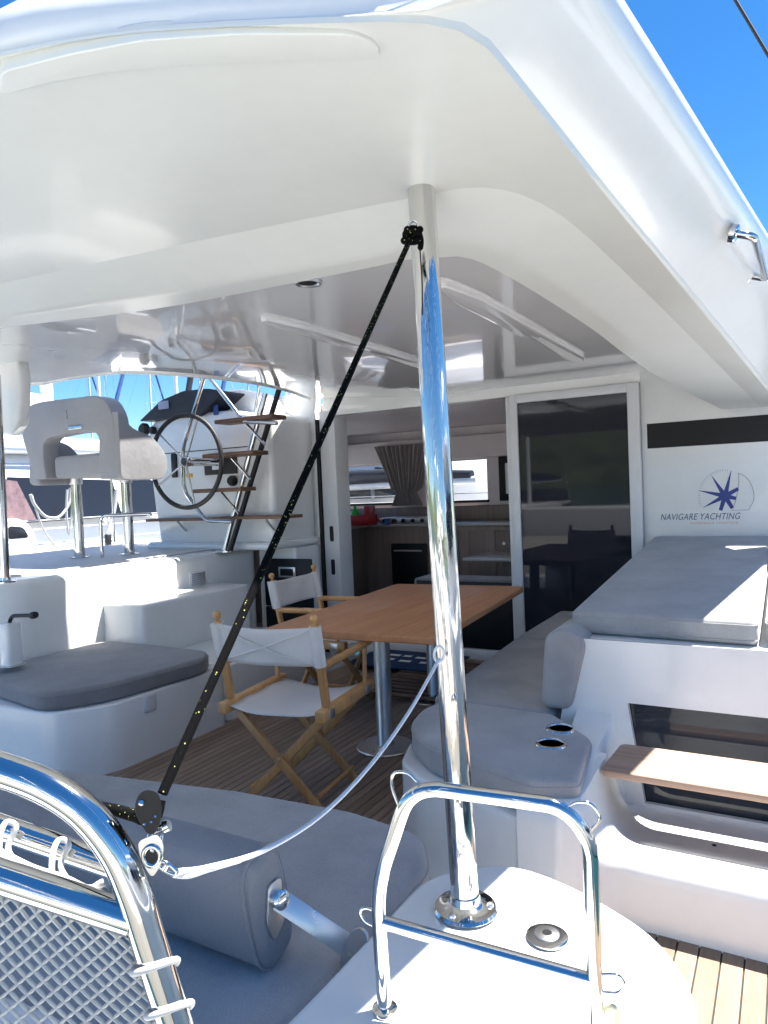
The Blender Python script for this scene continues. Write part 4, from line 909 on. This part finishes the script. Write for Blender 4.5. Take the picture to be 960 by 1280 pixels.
nb.location = NS_
n2c = copy_tree(nb); n2c['label'] = 'white catamaran with dark windows moored to starboard'; n2c.rotation_euler.z = R(180); n2c.location = (-4.2, 7.0, 0)
n4c = copy_tree(nb); n4c['label'] = 'white catamaran lying broadside ahead of the saloon windows'; n4c.rotation_euler.z = R(-90); n4c.location = (-13.0, 3.4, 0)
n3c = copy_tree(nb); n3c['label'] = 'white catamaran moored on the far side of the quay astern'; n3c.rotation_euler.z = R(90); n3c.location = (6.0, -2.2, 0)
# ------------------------------------------------------------------ moored yachts
def yacht(label, hullmat=GELN, cover=BLUES, grp='yachts moored across the marina'):
    t = thing('moored_yacht', label, 'yacht', group=grp)
    sec = []
    for (y, w, s) in ((-5.5,1.55,1.0),(-3,1.85,.98),(0,1.9,1.0),(3,1.35,1.1),(5,.6,1.22),(6.0,.04,1.3)):
        sec.append([Vector((-w,y,s)), Vector((-w*.96,y,.3)), Vector((-w*.6,y,-.4)), Vector((0,y,-.5)), Vector((w*.6,y,-.4)), Vector((w*.96,y,.3)), Vector((w,y,s)), Vector((0,y,s+.08))])
    loft('hull', sec, hullmat, t, R(35), True)
    f = [tuple(range(8))]; me = mesh('transom', sec[0], f); lnk('transom', me, hullmat, t)
    prism('cabin', [(-1.1,-1.6),(1.1,-1.6),(1.15,.5),(.5,3.0),(-.5,3.0),(-1.15,.5)], .95, 1.52, GELN, t, .08, 3, .3)
    for s in (-1, 1): flat('window', [(s*1.118,-1.3,1.22),(s*1.14,.3,1.22),(s*1.13,.2,1.40),(s*1.118,-1.2,1.40)], GLASSD, t, .03, (s,0,0))
    prism('sprayhood', [(-1.6,1.5),(-.9,2.05),(-.5,2.0),(-.45,1.5)], -1.0, 1.0, cover, t, .08, 3, .1, 'x')
    tube('mast', [(0,1.0,1.3),(0,1.0,15.5)], .085, ALU, t, 10); tube('boom', [(0,.95,2.4),(0,-3.7,2.45)], .07, ALU, t, 8)
    tube('sail_cover', [(0,.85,2.62),(0,-1.5,2.62),(0,-3.6,2.55)], [.18,.14,.08], cover, t, 10)
    for z, w in ((6.0,.9),(10.5,.7)): tube('spreader', [(-w,.95,z),(w,.95,z)], .025, ALU, t, 6)
    for p, q in (((-1.75,.8,1.1),(0,1,15.3)),((1.75,.8,1.1),(0,1,15.3)),((0,5.9,1.35),(0,1.05,15.2)),((0,-5.4,1.1),(0,.95,15.4))): tube('stay', [p, q], .010, BRUSH, t, 5)
    tube('furled_sail', [(0,5.75,1.7),(0,1.12,14.6)], .075, cover, t, 8)
    for z in (1.45,1.72):
        for s in (-1, 1): tube('lifeline', [(s*1.5,-5.3,z),(s*1.8,-2,z),(s*1.8,1,z+.05),(s*.9,4.4,z+.15),(0,5.9,z+.22)], .008, BRUSH, t, 5)
    lathe('fender', [(0,-.35),(.10,-.28),(.13,0),(.10,.28),(0,.35)], (1.98,-1.0,.35), LACE, t, 12); lathe('fender', [(0,-.35),(.10,-.28),(.13,0),(.10,.28),(0,.35)], (1.9,1.4,.4), LACE, t, 12)
    return t
y1 = yacht('white sailing yacht with blue sail cover moored across the marina'); y1.location = (-12.5,23,-.95); y1.rotation_euler.z = R(180)
spots = [(-17.5,23.5,180),(-22.5,23,180),(-28,23.5,180),(-33.5,23,180),(-39,24,180),(-46,23.5,180),(-7.2,24,180),(-30,42,0),(-38,44,0),(-47,42,0),(-56,43,0),(-22,43,0),(-15,42,0),(-66,40,0)]
for x, y, r_ in spots:
    c = copy_tree(y1); c.location = (x,y,-.95); c.rotation_euler.z = R(r_)
yp = yacht('white sailing yacht with navy sprayhood moored beyond the neighbouring catamaran', GELN, NAVYC, 'yachts beyond the neighbouring catamaran'); yp.location = (-18.5,6.5,-.95); yp.rotation_euler.z = R(4)
for x, y, r_ in ((-23.5,8.5,3),(-28.5,10.5,0),(-34,12.5,-3),(-40,14,2),(-47,17,0)):
    c = copy_tree(yp); c.location = (x,y,-.95); c.rotation_euler.z = R(r_)
y2 = yacht('navy hulled sailing yacht moored just ahead of the cabin windows', HULLD, NAVYC, 'dark yachts near the bow'); y2.location = (-8.6,12.6,-.95); y2.rotation_euler.z = R(82)
y3 = yacht('white sailing yacht moored behind the quay astern', GELN, NAVYC, 'yachts astern behind the quay'); y3.location = (-3,-18.5,-.95)
for x in (-9.5,3.5,10,-16,16.5): c = copy_tree(y3); c.location = (x,-18.5-abs(x)*.1,-.95)
y4 = yacht('white sailing yacht moored alongside to starboard', GELN, BLUES, 'yachts to starboard'); y4.location = (17.5,-4.0,-.95); y4.rotation_euler.z = R(2)
c = copy_tree(y4); c.location = (23.5,-5.0,-.95)
# rigging of our own boat seen past the roof
sh = tube('shroud', [at(918,-2,y=6.0), at(962,72,y=6.0) + (at(962,72,y=6.0)-at(918,-2,y=6.0))*2.2], .012, RUBBER, None, 8); tag(sh, 'thin dark shroud wire crossing the blue sky', 'shroud')
